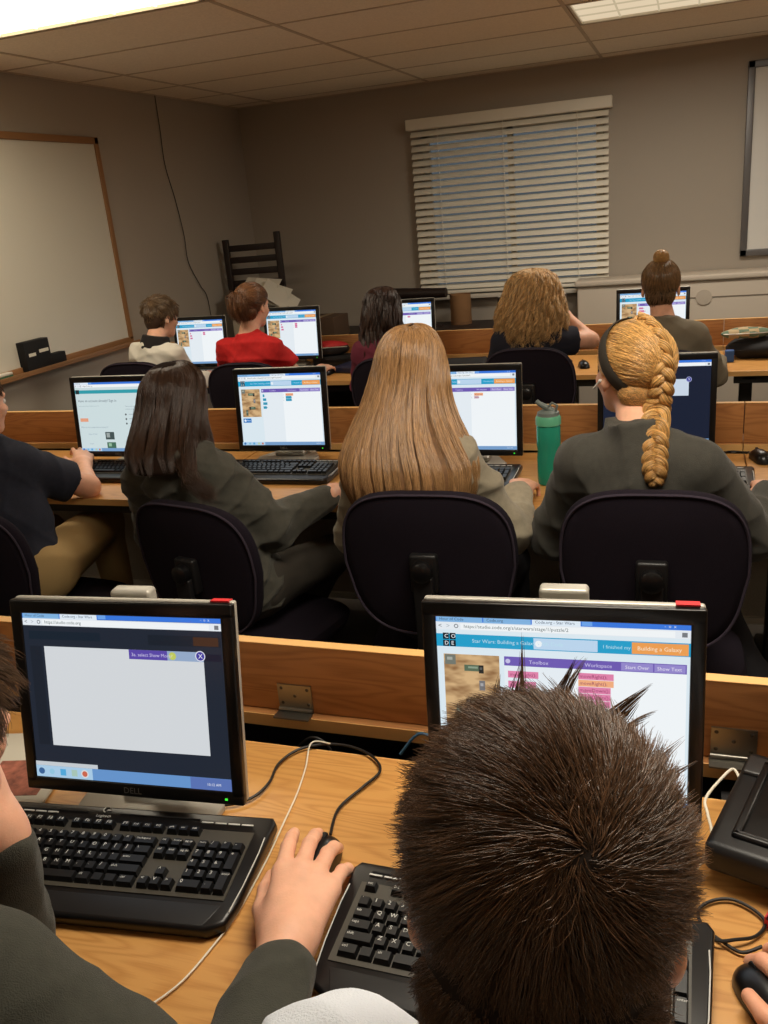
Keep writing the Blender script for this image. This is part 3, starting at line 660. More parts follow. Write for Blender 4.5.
def popup_page():
    c = browser(['Hour of Code', 'Code.org - Star Wars'], 'https://studio.code.org', bg=(34, 40, 52))
    c += [('r', 0, .078, 1, .955, (36, 42, 54)), ('r', .03, .11, .40, .16, (28, 38, 50)), ('r', .64, .11, .99, .17, (30, 36, 46)), ('r', .86, .115, .98, .165, (70, 46, 34)), ('r', .84, .21, .99, .25, (28, 30, 46)),
          ('r', .03, .20, .09, .80, (32, 37, 47)),
          ('r', .105, .20, .905, .80, (214, 218, 222)), ('r', .54, .20, .905, .255, (150, 172, 204)), ('r', .54, .20, .73, .255, (92, 74, 168)), ('t', .552, .237, .028, '3a. select Show More', (206, 200, 236)), ('c', .755, .228, .018, (196, 206, 96)), ('t', .749, .238, .026, '?', (240, 244, 200)),
          ('c', .89, .222, .024, (228, 228, 240)), ('c', .89, .222, .020, (70, 64, 160)), ('t', .881, .234, .036, 'X', (240, 240, 250))]
    tb = [('r', 0, .905, .33, .93, (200, 206, 212))]
    return c+tb+taskbar()[:1]+[('r', 0, .93, 1, 1, (104, 150, 206)), ('r', 0, .93, .30, 1, (170, 205, 232)), ('c', .03, .965, .016, (60, 100, 150)), ('c', .085, .965, .014, (150, 200, 226)), ('r', .13, .945, .16, .985, (84, 170, 220)), ('r', .19, .945, .22, .985, (170, 200, 186)), ('c', .26, .965, .02, (220, 220, 220)), ('c', .26, .965, .014, (206, 104, 80)), ('r', .80, .93, 1, 1, (92, 116, 180)), ('t', .88, .975, .022, '10:12 AM', (230, 235, 245))]
def dark_page():
    c = [q for q in popup_page() if not (q[0] == 'r' and len(q) == 6 and q[5] == (214, 218, 222))]
    c = c[:-1]
    return browser(['Code.org'], 'https://studio.code.org', bg=(30, 36, 52))+[('r', 0, .078, 1, .94, (30, 36, 54)), ('r', .10, .23, .80, .43, (206, 218, 232)), ('t', .40, .28, .03, 'Congratulations!', (130, 150, 180)), ('c', .80, .235, .026, (170, 176, 214)), ('c', .80, .235, .021, (70, 72, 160)), ('t', .792, .246, .034, 'X', (230, 234, 246))]+taskbar()
def signin_page():
    c = browser(['Code.org'], 'https://code.org', bg=(206, 222, 224))
    c += [('r', 0, .08, 1, .955, (208, 224, 226)), ('r', 0, .115, 1, .165, (52, 158, 172)), ('r', .01, .11, .06, .17, (40, 56, 60)), ('t', .03, .285, .05, 'Have an account already? Sign in', (92, 104, 120)),
          ('r', .03, .52, .14, .57, (232, 160, 128)), ('t', .03, .35, .022, 'Learn today, build a brighter tomorrow', (150, 170, 176)), ('t', .03, .66, .03, 'Want to try coding without signing in?', (140, 156, 170)),
          ('t', .66, .36, .022, 'Teachers and students', (130, 146, 156)), ('t', .66, .40, .022, 'create an account', (130, 146, 156)),
          ('r', .35, .72, .47, .83, (70, 84, 84)), ('r', .365, .735, .41, .80, (160, 170, 168)), ('r', .36, .87, .48, .96, (70, 110, 90)), ('r', .38, .885, .42, .93, (150, 190, 160)), ('t', .12, .76, .026, 'Hour of Code', (140, 160, 180)), ('t', .12, .90, .026, 'Frozen', (140, 160, 180))]
    for k in range(3): c += [('c', .66, .47+k*.065, .011, (60, 66, 70)), ('r', .70, .462+k*.065, .88, .472+k*.065, (170, 184, 190))]
    return c+taskbar()

mon_mesh = {}
def monitor(cx_, cy_, cz_, yaw, tilt, content, label, sticker=False, silver=True, group='flat monitors on the desks', desk_z=.73):
    t = tag(root('monitor', (cx_, cy_, desk_z), yaw), label, 'monitor', group); W, H = .375, .312
    p = MB(); Mx = Matrix.Rotation(-tilt, 4, 'X')
    w2, h2 = W/2, H/2
    bz = M_gloss
    p.box(-w2, -.004, h2-.022, w2, .010, h2, bz, .003); p.box(-w2, -.004, -h2, w2, .010, -h2+.022, bz, .003)
    p.box(-w2, -.004, -h2+.012, -w2+.0195, .010, h2-.012, bz, .003); p.box(w2-.0195, -.004, -h2+.012, w2, .010, h2-.012, bz, .003)
    p.box(-w2+.001, .008, -h2+.001, w2-.001, .021, h2+.002, M_silver if silver else M_black, .004)
    p.box(-w2*.82, .018, -h2*.8, w2*.82, .052, h2*.78, M_black, .012)
    po = p.build('panel', t); po.location = (0, 0, cz_-desk_z); po.rotation_euler = (-tilt, 0, 0)
    s_ = screen_mesh(content, po); s_.location = (0, -.0005, .001)
    sb = MB().box(-w2+.015, .001, -h2+.018, w2-.015, .004, h2-.018, M_blackm).build('screen_backing', po)
    tv, tf = text_geo('DELL'); b = MB(); b.add([(-.014+v[0]*.014, -.0046, -h2+.0062+v[1]*.014) for v in tv], tf, mat('badge_print', (120, 118, 112), .4)); b.build('badge', po)
    b = MB(); b.box(w2-.03, -.0052, -h2+.008, w2-.026, -.004, -h2+.011, emis('power_light', (70, 230, 60), 1.2, 'NONE')); b.build('power_light', po)
    if sticker: MB().box(w2-.038, .006, h2+.001, w2-.008, .0205, h2+.0034, M_red).build('sticker', po)
    st = MB(); st.box(-.038+.008, .058, .02, .038, .085, (cz_-desk_z)+h2+.001 if sticker else (cz_-desk_z)+.06, M_silver, .006); st.build('stand_neck', t)
    b = MB(); poly = [(-.115, -.075), (.115, -.075), (.125, .02), (.07, .12), (-.07, .12), (-.125, .02)]
    b.prism(poly, 0, .014, M_silver, bev=.004); b.box(-.06, .02, .012, .06, .09, .03, M_silver, .008); b.build('stand_base', t)
    return t
monitor(-.799, .963, .94, .086, .20, popup_page(), 'near monitor at left showing a blank white pop-up on a dark page', sticker=True)
monitor(-.149, 1.043, .945, .066, .102, code_page(['moveRight();', 'moveLeft();', 'moveUp();', 'moveDown();'], [('moveRight();', PK), ('moveRight();', OR), ('moveDown();', PK), ('moveDown();', PK), ('moveDown();', PK), ('moveUp();', PK), ('moveUp();', PK)]), 'near monitor behind the short haired boy, showing pink code blocks', sticker=True)
monitor(-2.085, 2.79, .942, 0, .113, signin_page(), 'second row monitor at far left with a pale sign-in page')
monitor(-1.435, 2.92, .932, .023, .114, code_page(['up', 'left', 'right', 'down'], [('when run', OR), ('moveUp', TE), ('moveUp', TE)], bcol=TE), 'second row monitor between the dark haired and long blonde haired girls, with teal blocks')
monitor(-.70, 2.86, .934, -.001, .1, code_page(['up', 'left', 'right', 'down'], [('when run', OR), ('move', (206, 180, 190))]), 'second row monitor partly behind the long straight blonde hair')
monitor(-.085, 2.95, .935, .0, .09, dark_page(), 'second row monitor with a dark page, behind the braided girl')
monitor(-2.885, 4.86, .916, -.021, .1, code_page(['up', 'left', 'right'], [('move', PK), ('move', PK)]), 'back row monitor in front of the white shirted pupil')
monitor(-2.25, 4.86, .945, -.05, .102, code_page(['up', 'left', 'right'], [('move', PK), ('move', PK), ('move', PK)]), 'back row monitor in front of the red shirted pupil')
monitor(-1.56, 4.93, .945, .005, .1, code_page(['up', 'left'], [('move', PK)]), 'back row monitor beside the long dark wavy hair')
monitor(-.80, 4.849, .938, .001, .1, code_page(['up', 'left'], [('move', PK)]), 'back row monitor mostly hidden by the curly blonde hair')
monitor(-.167, 4.922, .934, -.003, .1, code_page(['moveUp', 'moveDown', 'move', 'move'], [('move', PK)]), 'back row monitor in front of the pupil with a top bun')

# ------------------------------------------------------------------ keyboards
def keyboard(x, y, rz, label, detail=True, W=.47, z=.73):
    t = tag(root('keyboard', (x, y, z), rz), label, 'keyboard', 'black keyboards')
    h = W/2; D = .105; tilt = Matrix.Rotation(rad(3.5), 4, 'X')
    poly = [(-h+.035, -D), (h-.035, -D), (h-.012, -D+.014), (h-.006, -D+.05), (h, D-.012), (h-.008, D), (-h+.008, D), (-h, D-.012), (-h+.006, -D+.05), (-h+.012, -D+.014)]
    b = MB(); b.prism(poly, .0, .020, M_gloss, tilt @ Matrix.Translation((0, 0, .007)), bev=.006); b.build('body', t)
    b = MB(); b.box(-h+.022, -.058, .0265, h-.026, .068, .0285, M_keygrey, 0, tilt); b.build('key_well', t)
    b = MB(); b.prism([(-h+.04, -D+.004), (h-.04, -D+.004), (h-.025, -.064), (-h+.025, -.064)], .020, .0275, M_black, tilt, bev=.003); b.build('palm_rest', t)
    k = MB(); x0 = -h+.030; u = .0183; y0 = .040; pr = []
    def key(kx, ky, w=1., hh=1., s='', hgt=.009):
        X0 = kx+.0009; X1 = kx+w*u-.0009; Y1 = ky-.0009; Y0 = ky-hh*u+.0009; zb = .0285
        v = [(X0, Y0, zb), (X1, Y0, zb), (X1, Y1, zb), (X0, Y1, zb), (X0+.0022, Y0+.0028, zb+hgt), (X1-.0022, Y0+.0028, zb+hgt), (X1-.0022, Y1-.0014, zb+hgt), (X0+.0022, Y1-.0014, zb+hgt)]
        k.add(v, [(0, 3, 2, 1), (4, 5, 6, 7), (0, 1, 5, 4), (1, 2, 6, 5), (2, 3, 7, 6), (3, 0, 4, 7)], M_key, False, tilt)
        if s: pr.append((X0+.0040, Y1-.0075 if len(s) < 3 else Y1-.0070, zb+hgt+.0003, s, .0085 if len(s) < 3 else .0055))
    fy = y0+.026
    for g, n_ in ((0, 1), (2, 4), (6.5, 4), (11, 4)):
        for i in range(n_): key(x0+(g+i)*u, fy, 1, .8, 'esc' if g == 0 else 'F%d' % (1+i+(0 if g == 2 else 4 if g == 6.5 else 8)))
    rows = [(list('`1234567890-=')+['backspace'], [1]*13+[2], 0), (['tab']+list('QWERTYUIOP[]')+['\\'], [1.5]+[1]*12+[1.5], 1), (['caps']+list("ASDFGHJKL;'")+['enter'], [1.75]+[1]*11+[2.25], 2), (['shift']+list('ZXCVBNM,./')+['shift'], [2.25]+[1]*10+[2.75], 3), (['ctrl', '', 'alt', '', 'alt', '', '', 'ctrl'], [1.5, 1.1, 1.3, 6.1, 1.3, 1.1, 1.1, 1.5], 4)]
    for names, ws, r in rows:
        xx = x0
        for s, w_ in zip(names, ws): key(xx, y0-r*u, w_, 1, s, .0085 if r < 4 else .0075); xx += w_*u
    nx = x0+15.25*u
    for i, s in enumerate(('prt', 'scr', 'brk')): key(nx+i*u, fy, 1, .8, s)
    for i, s in enumerate(('ins', 'home', 'pg up')): key(nx+i*u, y0, 1, 1, s)
    for i, s in enumerate(('del', 'end', 'pg dn')): key(nx+i*u, y0-u, 1, 1, s)
    key(nx+u, y0-3*u, 1, 1, '^'); key(nx, y0-4*u, 1, 1, '<'); key(nx+u, y0-4*u, 1, 1, 'v'); key(nx+2*u, y0-4*u, 1, 1, '>')
    px = nx+3.25*u
    for r, rw in enumerate((['num', '/', '*', '-'], ['7', '8', '9'], ['4', '5', '6'], ['1', '2', '3'])):
        for i, s in enumerate(rw): key(px+i*u, y0-r*u, 1, 1, s)
    key(px, y0-4*u, 2, 1, '0'); key(px+2*u, y0-4*u, 1, 1, '.'); key(px+3*u, y0-u, 1, 2, '+'); key(px+3*u, y0-3*u, 1, 2, 'enter')
    if detail:
        for X, Y, Z, s, sz in pr:
            tv, tf = text_geo(s.upper() if len(s) == 1 else s); k.add([(X+v[0]*sz, Y+v[1]*sz, Z) for v in tv], tf, M_print, False, tilt)
        b = MB(); tv, tf = text_geo('Logitech'); b.add([(-.058+v[0]*.0075, D-.026+v[1]*.0075, .0281) for v in tv], tf, M_print, False, tilt)
        b.tube([(-.046+.0055*math.cos(a), D-.010+.0055*math.sin(a), .0282) for a in np.linspace(.6, 4.6, 14)], .0010, M_print, 6, M=tilt); b.box(-.045, D-.012, .0280, -.039, D-.010, .0285, M_print, 0, tilt); b.build('maker_mark', t)
    k.build('keys', t)
    b = MB()
    for i in range(4):
        for X in ([h-.115+i*.0215] if not detail else [h-.115+i*.0215, -h+.028+i*.0215]): b.box(X, D-.024, .0275, X+.018, D-.0215, .0290, M_print, 0, tilt)
    b.box(-h+.03, D-.018, .0275, -.075, D-.016, .0283, M_blackm, 0, tilt); b.box(-.02, D-.018, .0275, h-.12, D-.016, .0283, M_blackm, 0, tilt)
    b.build('media_buttons', t)
    b = MB(); pts = [(h-.012, -.075, .0285), (h-.008, -.03, .0285), (h-.006, .03, .0285), (h-.007, .06, .0285)]; b.tube(pts, .0009, M_print, 6, M=tilt); b.build('side_trim', t); b = MB(); b.tube([(-p[0], p[1], p[2]) for p in pts], .0009, M_print, 6, M=tilt); b.build('side_trim', t)
    return t
keyboard(-.785, .832, .115, 'near keyboard at left, between the propped elbow and the hand on the mouse')
keyboard(-.182, .797, -.01, 'near keyboard under the short haired boy\'s chin')
keyboard(-2.02, 2.72, .02, 'second row keyboard at far left, behind the navy shirted boy\'s hands', False)
keyboard(-1.385, 2.735, .02, 'second row keyboard left of the long straight blonde hair', False)
keyboard(-.74, 2.70, .0, 'second row keyboard mostly hidden by the long blonde haired girl', False)
keyboard(-.02, 2.70, .0, 'second row keyboard right of the braided girl', False)
keyboard(-2.20, 4.66, .0, 'back row keyboard in front of the red shirted pupil', False)
keyboard(-.80, 4.62, .0, 'back row keyboard left of the curly haired girl\'s mouse', False)
keyboard(-.12, 4.62, .0, 'back row keyboard in front of the pupil with a top bun', False)
keyboard(-2.88, 4.64, .0, 'back row keyboard in front of the white shirted pupil', False)

# ------------------------------------------------------------------ mice
def mouse(x, y, rz, label, z=.73, s=1.):
    t = tag(root('computer_mouse', (x, y, z), rz), label, 'mouse', 'black computer mice')
    b = MB(); n = 22; m_ = 12; vv = []; ff = []
    for i in range(n+1):
        v = i/n; L_ = -.057+.114*v; wd = .030*math.sqrt(max(0, 1-abs((v-.5)*2)**3.2))*(1-.12*math.sin(v*PI)); hg = .036*math.sqrt(max(0, 1-abs((v-.42)/.58)**2.6)) if v > .42 else .036*math.sqrt(max(0, 1-((.42-v)/.42)**2.6))
        for j in range(m_+1):
            a = PI*j/m_; vv.append((wd*math.cos(a)*s, L_*s, (.002+hg*math.sin(a)**.8)*s))
    for i in range(n):
        for j in range(m_): q = i*(m_+1)+j; ff.append((q, q+1, q+m_+2, q+m_+1))
    for i in range(n): ff.append((i*(m_+1), (i+1)*(m_+1), (i+1)*(m_+1)+m_, i*(m_+1)+m_))
    b.add(vv, ff, M_gloss, True); b.build('shell', t)
    b = MB(); b.lathe([(.004, -.003), (.0085, -.003), (.009, 0), (.0085, .003), (.004, .003)], M_blackm, 16, Matrix.Translation((0, .034*s, .0275*s)) @ Matrix.Rotation(rad(90), 4, 'Y')); b.build('scroll_wheel', t)
    b = MB(); b.tube([(0, .056*s, .016*s), (0, .030*s, .0305*s), (0, .008*s, .0372*s)], .0006, M_blackm, 6); b.build('button_seam', t)
    return t
def cord(pts, r, m, label, name='cable', n=60, cat='cable', group=None):
    return tag(MB().tube([tuple(p) for p in catmull(pts, n)], r, m, 8).build(name), label, cat, group)
# ------------------------------------------------------------------ chairs
def se_pt(a, w, h, e=3.2):
    c, s = math.cos(a), math.sin(a); return (w*abs(c)**(2/e)*(1 if c >= 0 else -1), h*abs(s)**(2/e)*(1 if s >= 0 else -1))
def chair(x, y, rz, label, top=.95, seat_z=.40, W=.225, Hh=.205, tilt=.10, group='dark office chairs'):
    """x,y: centre of the backrest; faces +y"""
    t = tag(root('office_chair', (x, y, 0), rz), label, 'chair', group); zc = top-Hh
    def bpt(px, pz, d):   # backrest local to world-in-chair
        yy = d+.42*px*px+tilt*-(pz)*-1*-1; return (px, yy-pz*0, zc+pz)
    vv = []; ff = []; NS = 56; rings = []
    prof = [(.0, .034), (.5, .034), (.86, .030), (.96, .020), (1.0, .006), (1.0, -.008), (.965, -.020), (.86, -.025), (.5, -.027), (.0, -.027)]
    for f_, d in prof:
        for k in range(NS):
            a = 2*PI*k/NS; px, pz = se_pt(a, W*f_, Hh*f_); px *= (1+.10*(pz/Hh)) if pz < 0 else 1+.02; vv.append((px, d+.55*px*px-tilt*pz*.9, zc+pz))
    for i in range(len(prof)-1):
        for k in range(NS): ff.append((i*NS+k, (i+1)*NS+k, (i+1)*NS+(k+1) % NS, i*NS+(k+1) % NS))
    MB().add(vv, ff, M_chair, True).build('backrest', t)
    pip = [];
    for k in range(NS): a = 2*PI*k/NS; px, pz = se_pt(a, W*.975, Hh*.975); px *= (1+.10*(pz/Hh)) if pz < 0 else 1+.02; pip.append((px, -.0215+.55*px*px-tilt*pz*.9, zc+pz))
    MB().tube(pip, .0036, M_chairp, 6, closed=True).build('piping', t)
    b = MB(); b.box(-.036, -.050, zc-.06, .036, -.020, zc+.045, M_black, .008); b.box(-.026, -.066, seat_z-.045, .026, -.046, zc-.01, M_black, .006)
    b.box(-.028, -.062, seat_z-.045, .028, .20, seat_z-.03, M_black, .004); b.build('back_bracket', t)
    b = MB(); b.lathe([(.0, -.02), (.024, -.02), (.027, -.012), (.027, .006), (.018, .012), (0, .012)], M_gloss, 20, Matrix.Translation((0, -.066, zc+.005)) @ Matrix.Rotation(rad(90), 4, 'X')); b.build('knob', t)
    sv = []; sf = []; sp = [(0, -.03), (.85, -.03), (.97, -.018), (1, .0), (.97, .022), (.88, .034), (.5, .040), (0, .040)]
    for f_, d in sp:
        for k in range(NS): a = 2*PI*k/NS; px, py = se_pt(a, .24*f_, .225*f_, 3); sv.append((px, py+.27, seat_z+d-(.03*max(0, py/.225)**3 if d > 0 else 0)))
    for i in range(len(sp)-1):
        for k in range(NS): sf.append((i*NS+k, i*NS+(k+1) % NS, (i+1)*NS+(k+1) % NS, (i+1)*NS+k))
    MB().add(sv, sf, M_chair, True).build('seat', t)
    b = MB(); b.lathe([(.028, .10), (.028, .28), (.018, .285), (.018, .40), (.06, .405), (.06, .415)], M_black, 20, Matrix.Translation((0, .25, 0))); b.build('gas_column', t)
    for k in range(5):
        a = 2*PI*k/5+.3; b = MB(); dx_, dy_ = math.cos(a), math.sin(a)
        b.tube([(0, .25, .105), (.15*dx_, .25+.15*dy_, .095), (.29*dx_, .25+.29*dy_, .07)], [.026, .021, .015], M_black, 10); bb = b.build('base_leg', t)
        b = MB(); Mx = Matrix.Translation((.285*dx_, .25+.285*dy_, .028)) @ Matrix.Rotation(a+.6, 4, 'Z') @ Matrix.Rotation(rad(90), 4, 'Y')
        b.lathe([(.0, -.026), (.024, -.026), (.0275, -.020), (.0275, -.006), (.020, -.004), (.020, .004), (.0275, .006), (.0275, .020), (.024, .026), (0, .026)], M_blackm, 18, Mx); b.tube([(.285*dx_, .25+.285*dy_, .03), (.285*dx_, .25+.285*dy_, .075)], .008, M_black, 8); b.build('caster', bb)
    MB().tube([(.05, .25, seat_z-.05), (.17, .25, seat_z-.06), (.23, .26, seat_z-.055)], .006, M_black, 8).build('lever', t)
    return t

# ------------------------------------------------------------------ people
M_jean = mat('trousers_dark', (34, 33, 38), .9, bump=.3, bscale=300)
M_khaki = mat('trousers_khaki', (176, 146, 96), .85, bump=.3, bscale=260)
M_grayp = mat('trousers_grey', (62, 57, 50), .9, bump=.3, bscale=300)
M_shoe = mat('shoe_grey', (86, 78, 68), .8); M_shoeb = mat('shoe_brown', (92, 60, 46), .7); M_sole = mat('shoe_sole', (150, 140, 124), .7)
V3 = lambda *q: np.array(q, float)
def lerp(a, b, t): return np.array(a)*(1-t)+np.array(b)*t

def figure(label, head, sh, el, wr, hands, hip, kn, an, shirt, pants, shoe=M_shoe, skin=M_skin2, vox=.006, bs=1., group='pupils at the computers', head_s=1., seed=1, handvox=None, name='person', neckr=.046, toe=None, ears=True):
    t = tag(root(name, (0, 0, 0)), label, 'person', group)
    hc, yw, pt, rl = head; R = rot(yw, pt, rl); hc = np.array(hc, float)
    sh = [np.array(q, float) for q in sh]; el = [np.array(q, float) for q in el]; wr = [np.array(q, float) for q in wr]; hip = np.array(hip, float); kn = [np.array(q, float) for q in kn]; an = [np.array(q, float) for q in an]
    md = (sh[0]+sh[1])/2; sh = [q+(md-q)*(.042/max(.05, np.linalg.norm(md-q)))+V3(0, 0, -.022) for q in sh]; nb = md+V3(0, 0, .045); sx = nrm(sh[1]-sh[0]); sp = nrm(nb-hip); fy = nrm(np.cross(sp, sx)); sp2 = np.cross(sx, fy); TR = np.stack([sx, fy, sp2], 1)
    hips = [hip-sx*.085*bs*np.array((1, 1, 0)), hip+sx*.085*bs*np.array((1, 1, 0))]
    wid = np.linalg.norm(sh[1]-sh[0])/2
    def torso(F, g):
        F.ell(lerp(hip, nb, .66)+fy*.0, (min(.155*bs, wid*.92)+g, .092*bs+g, .175+g), TR, k=.04)
        F.ell(lerp(hip, nb, .36), (.130*bs+g, .090*bs+g, .17+g), TR, k=.05)
        F.ell(hip+V3(0, 0, .01), (.155*bs+g, .115*bs+g, .105+g), TR, k=.05)
        for q in (0, 1): F.cap(nb-sp*.045, sh[q], .040*bs+g, .047*bs+g, k=.05)
    neck0 = hc+R@V3(0, -.022, -.065)*head_s
    F = Field(vox); torso(F, 0); F.cap(neck0, nb-sp*.01, neckr, neckr+.010, k=.025); head_sdf(F, hc, R, head_s, ears)
    for q in (0, 1):
        F.cap(sh[q], el[q], .046*bs, .037*bs, k=.03); F.cap(el[q], wr[q], .036*bs, .0245, k=.02)
        if handvox is None: hd = hands[q]; hand_sdf(F, wr[q], hd[0], hd[1], 1 if q else -1, *hd[2:])
        F.cap(hips[q], kn[q], .078*bs, .056*bs, k=.04); F.cap(kn[q], an[q], .052*bs, .036, k=.02)
    v, f = F.mesh(); geo = [(v, f, skin)]
    if handvox:
        for q in (0, 1):
            H = Field(handvox); hd = hands[q]; hand_sdf(H, wr[q], hd[0], hd[1], 1 if q else -1, *hd[2:]); H.cap(wr[q]+(el[q]-wr[q])*.35, wr[q], .029, .0245, k=.02); v, f = H.mesh(); geo.append((v, f, skin))
    body = np_mesh('body', geo, skin, t); 
    eyes(hc, R, head_s, body)
    # shirt
    S = Field(shirt.get('vox', vox)); g = shirt['g']; torso(S, g)
    if shirt.get('neck', True): S.cap(nb-sp*.04, nb+nrm(neck0-nb)*shirt.get('neckh', .012), .060+g, neckr+.016, k=.025, cut=True)
    for q in (0, 1):
        if shirt.get('sleeve', 1) < 1:
            e = lerp(sh[q], el[q], shirt['sleeve']); S.cap(sh[q], e, .050*bs+g, .050*bs+g*1.3, k=.03, cut=True)
        else:
            S.cap(sh[q], el[q], .048*bs+g, .040*bs+g, k=.03); cf = shirt.get('cuff', .97); cf = cf[q] if hasattr(cf, '__len__') else cf; c_ = lerp(el[q], wr[q], cf-.10); S.cap(el[q], c_, .040*bs+g, .030+g*.7, k=.02)
            S.cap(lerp(el[q], wr[q], cf-.17), lerp(el[q], wr[q], cf), .031+g*.35, .029+g*.3, k=.006, cut=True, cuta=True)
    for ex in shirt.get('extra', []): ex(S, nb, sp, sx, fy, hc, R)
    hem = hip[2]-.05
    v, f = S.mesh(post=folds(shirt.get('fold', .004), seed, shirt.get('fr', (20, 20, 34))), clip=lambda X, Y, Z: hem-Z+0*X+0*Y)
    so = np_mesh('shirt', [(v, f, shirt['m'])], None, t)
    # trousers
    Pn = Field(max(vox, .007)); Pn.ell(hip+V3(0, 0, -.005), (.163*bs, .122*bs, .115), TR, k=.04)
    for q in (0, 1): Pn.cap(hips[q], kn[q], .090*bs, .068*bs, k=.04); Pn.cap(kn[q], lerp(kn[q], an[q], .93), .064*bs, .052, k=.02, cut=True)
    v, f = Pn.mesh(post=folds(.004, seed+5)); np_mesh('trousers', [(v, f, pants)], None, t)
    for q in (0, 1):
        d = V3(0, 1, 0) if toe is None else nrm(toe[q]); a = an[q]; S_ = Field(.005); base = V3(a[0], a[1], .0)
        S_.cap(base+V3(0, 0, .045)-d*.02, base+d*.14+V3(0, 0, .035), .040, .033, k=.02); S_.cap(base+V3(0, 0, .05), base+V3(0, 0, .095), .042, .040, k=.02, cut=True); S_.cap(base+d*.12+V3(0, 0, .034), base+d*.18+V3(0, 0, .03), .036, .026, k=.02)
        z0 = max(0.012, 0.012); v, f = S_.mesh(clip=lambda X, Y, Z: .012-Z+0*X+0*Y)
        zoff = max(0, a[2]-.09); v = v+V3(0, 0, zoff); v2 = v[:]; o = np_mesh('shoe', [(v, f, shoe)], None, t)
        b = MB(); lp = []
        for k in range(20):
            an_ = 2*PI*k/20; ll = V3(*(base+d*(.075+.125*math.cos(an_)))) ; pr_ = V3(-d[1], d[0], 0)*.040*math.sin(an_); lp.append((ll[0]+pr_[0], ll[1]+pr_[1]))
        b.prism(lp, .0+zoff, .016+zoff, M_sole, bev=.003); b.build('sole', o)
    return t, body, R, hc, so, nb

def cap_hair(parent, c, R, s, m, bulk=1.0, nape=-.078, vox=.005, plane=(-.012, .9), name='hair', back=0.0, nw=0.0):
    F = Field(vox); P = lambda *q: c+R@(np.array(q)*s)
    F.ell(P(0, -.016-back, .038), np.array((.0785, .0975+back, .0835))*s*bulk, R, k=.02); F.ell(P(0, -.056+nw*.3, -.028-nw), np.array((.060+nw, .042+nw*.4, .056+nw))*s*bulk*(.92 if nw else 1), R, k=.03)
    def clip(X, Y, Z):
        lx = ((X-c[0])*R[0, 0]+(Y-c[1])*R[1, 0]+(Z-c[2])*R[2, 0])/s; ly = ((X-c[0])*R[0, 1]+(Y-c[1])*R[1, 1]+(Z-c[2])*R[2, 1])/s; lz = ((X-c[0])*R[0, 2]+(Y-c[1])*R[1, 2]+(Z-c[2])*R[2, 2])/s
        return np.maximum((ly-(plane[0]+plane[1]*(lz+.02)))*.7, nape-lz)
    v, f = F.mesh(clip=clip); return np_mesh(name, [(v, f, m)], None, parent)
def roots(n, rg, plane=(-.012, .9), nape=-.075, bulk=1.0, ext=.035, nw=0.0):
    out = []
    while sum(len(o) for o in out) < n:
        d = rg.normal(size=(n, 3)); d /= np.linalg.norm(d, axis=1)[:, None]; p = d*np.array((.0765, .0955, .0815))*bulk+np.array((0, -.016, .038))
        low = p[:, 2] < -.01; p[low, 0] *= 1; ok = (p[:, 1] < plane[0]+plane[1]*(p[:, 2]+.02)) & (p[:, 2] > nape*1.0); out.append(np.c_[p[ok], d[ok]])
    o = np.concatenate(out)[:n]; p = o[:, :3]; nn = o[:, 3:]/np.array((.0765, .0955, .0815)); nn /= np.linalg.norm(nn, axis=1)[:, None]
    # extend down the nape
    k = (p[:, 1] < -.02) & (p[:, 2] < .01); e = rg.uniform(0, ext, k.sum()); p[k, 2] -= e; 
    if nw:
        m_ = int(n*.3); d = rg.normal(size=(m_*6, 3)); d /= np.linalg.norm(d, axis=1)[:, None]; d = d[(d[:, 1] < .15) & (d[:, 2] < .5)][:m_]; r_ = np.array((.060+nw, .042+nw*.4, .056+nw))*bulk; q = d*r_+np.array((0, -.056+nw*.3, -.028-nw))
        q_n = d/r_; q_n /= np.linalg.norm(q_n, axis=1)[:, None]; j = rg.permutation(n)[:len(q)]; p[j] = q; nn[j] = q_n
    return p, nn
def wnoise(p, fr, sd):
    r = np.random.default_rng(sd); o = np.zeros_like(p)
    for j in range(3):
        for q in range(3): k = r.normal(size=3)*fr; o[:, j] += np.sin(p@k+r.uniform(0, 6.28))
    return o/3
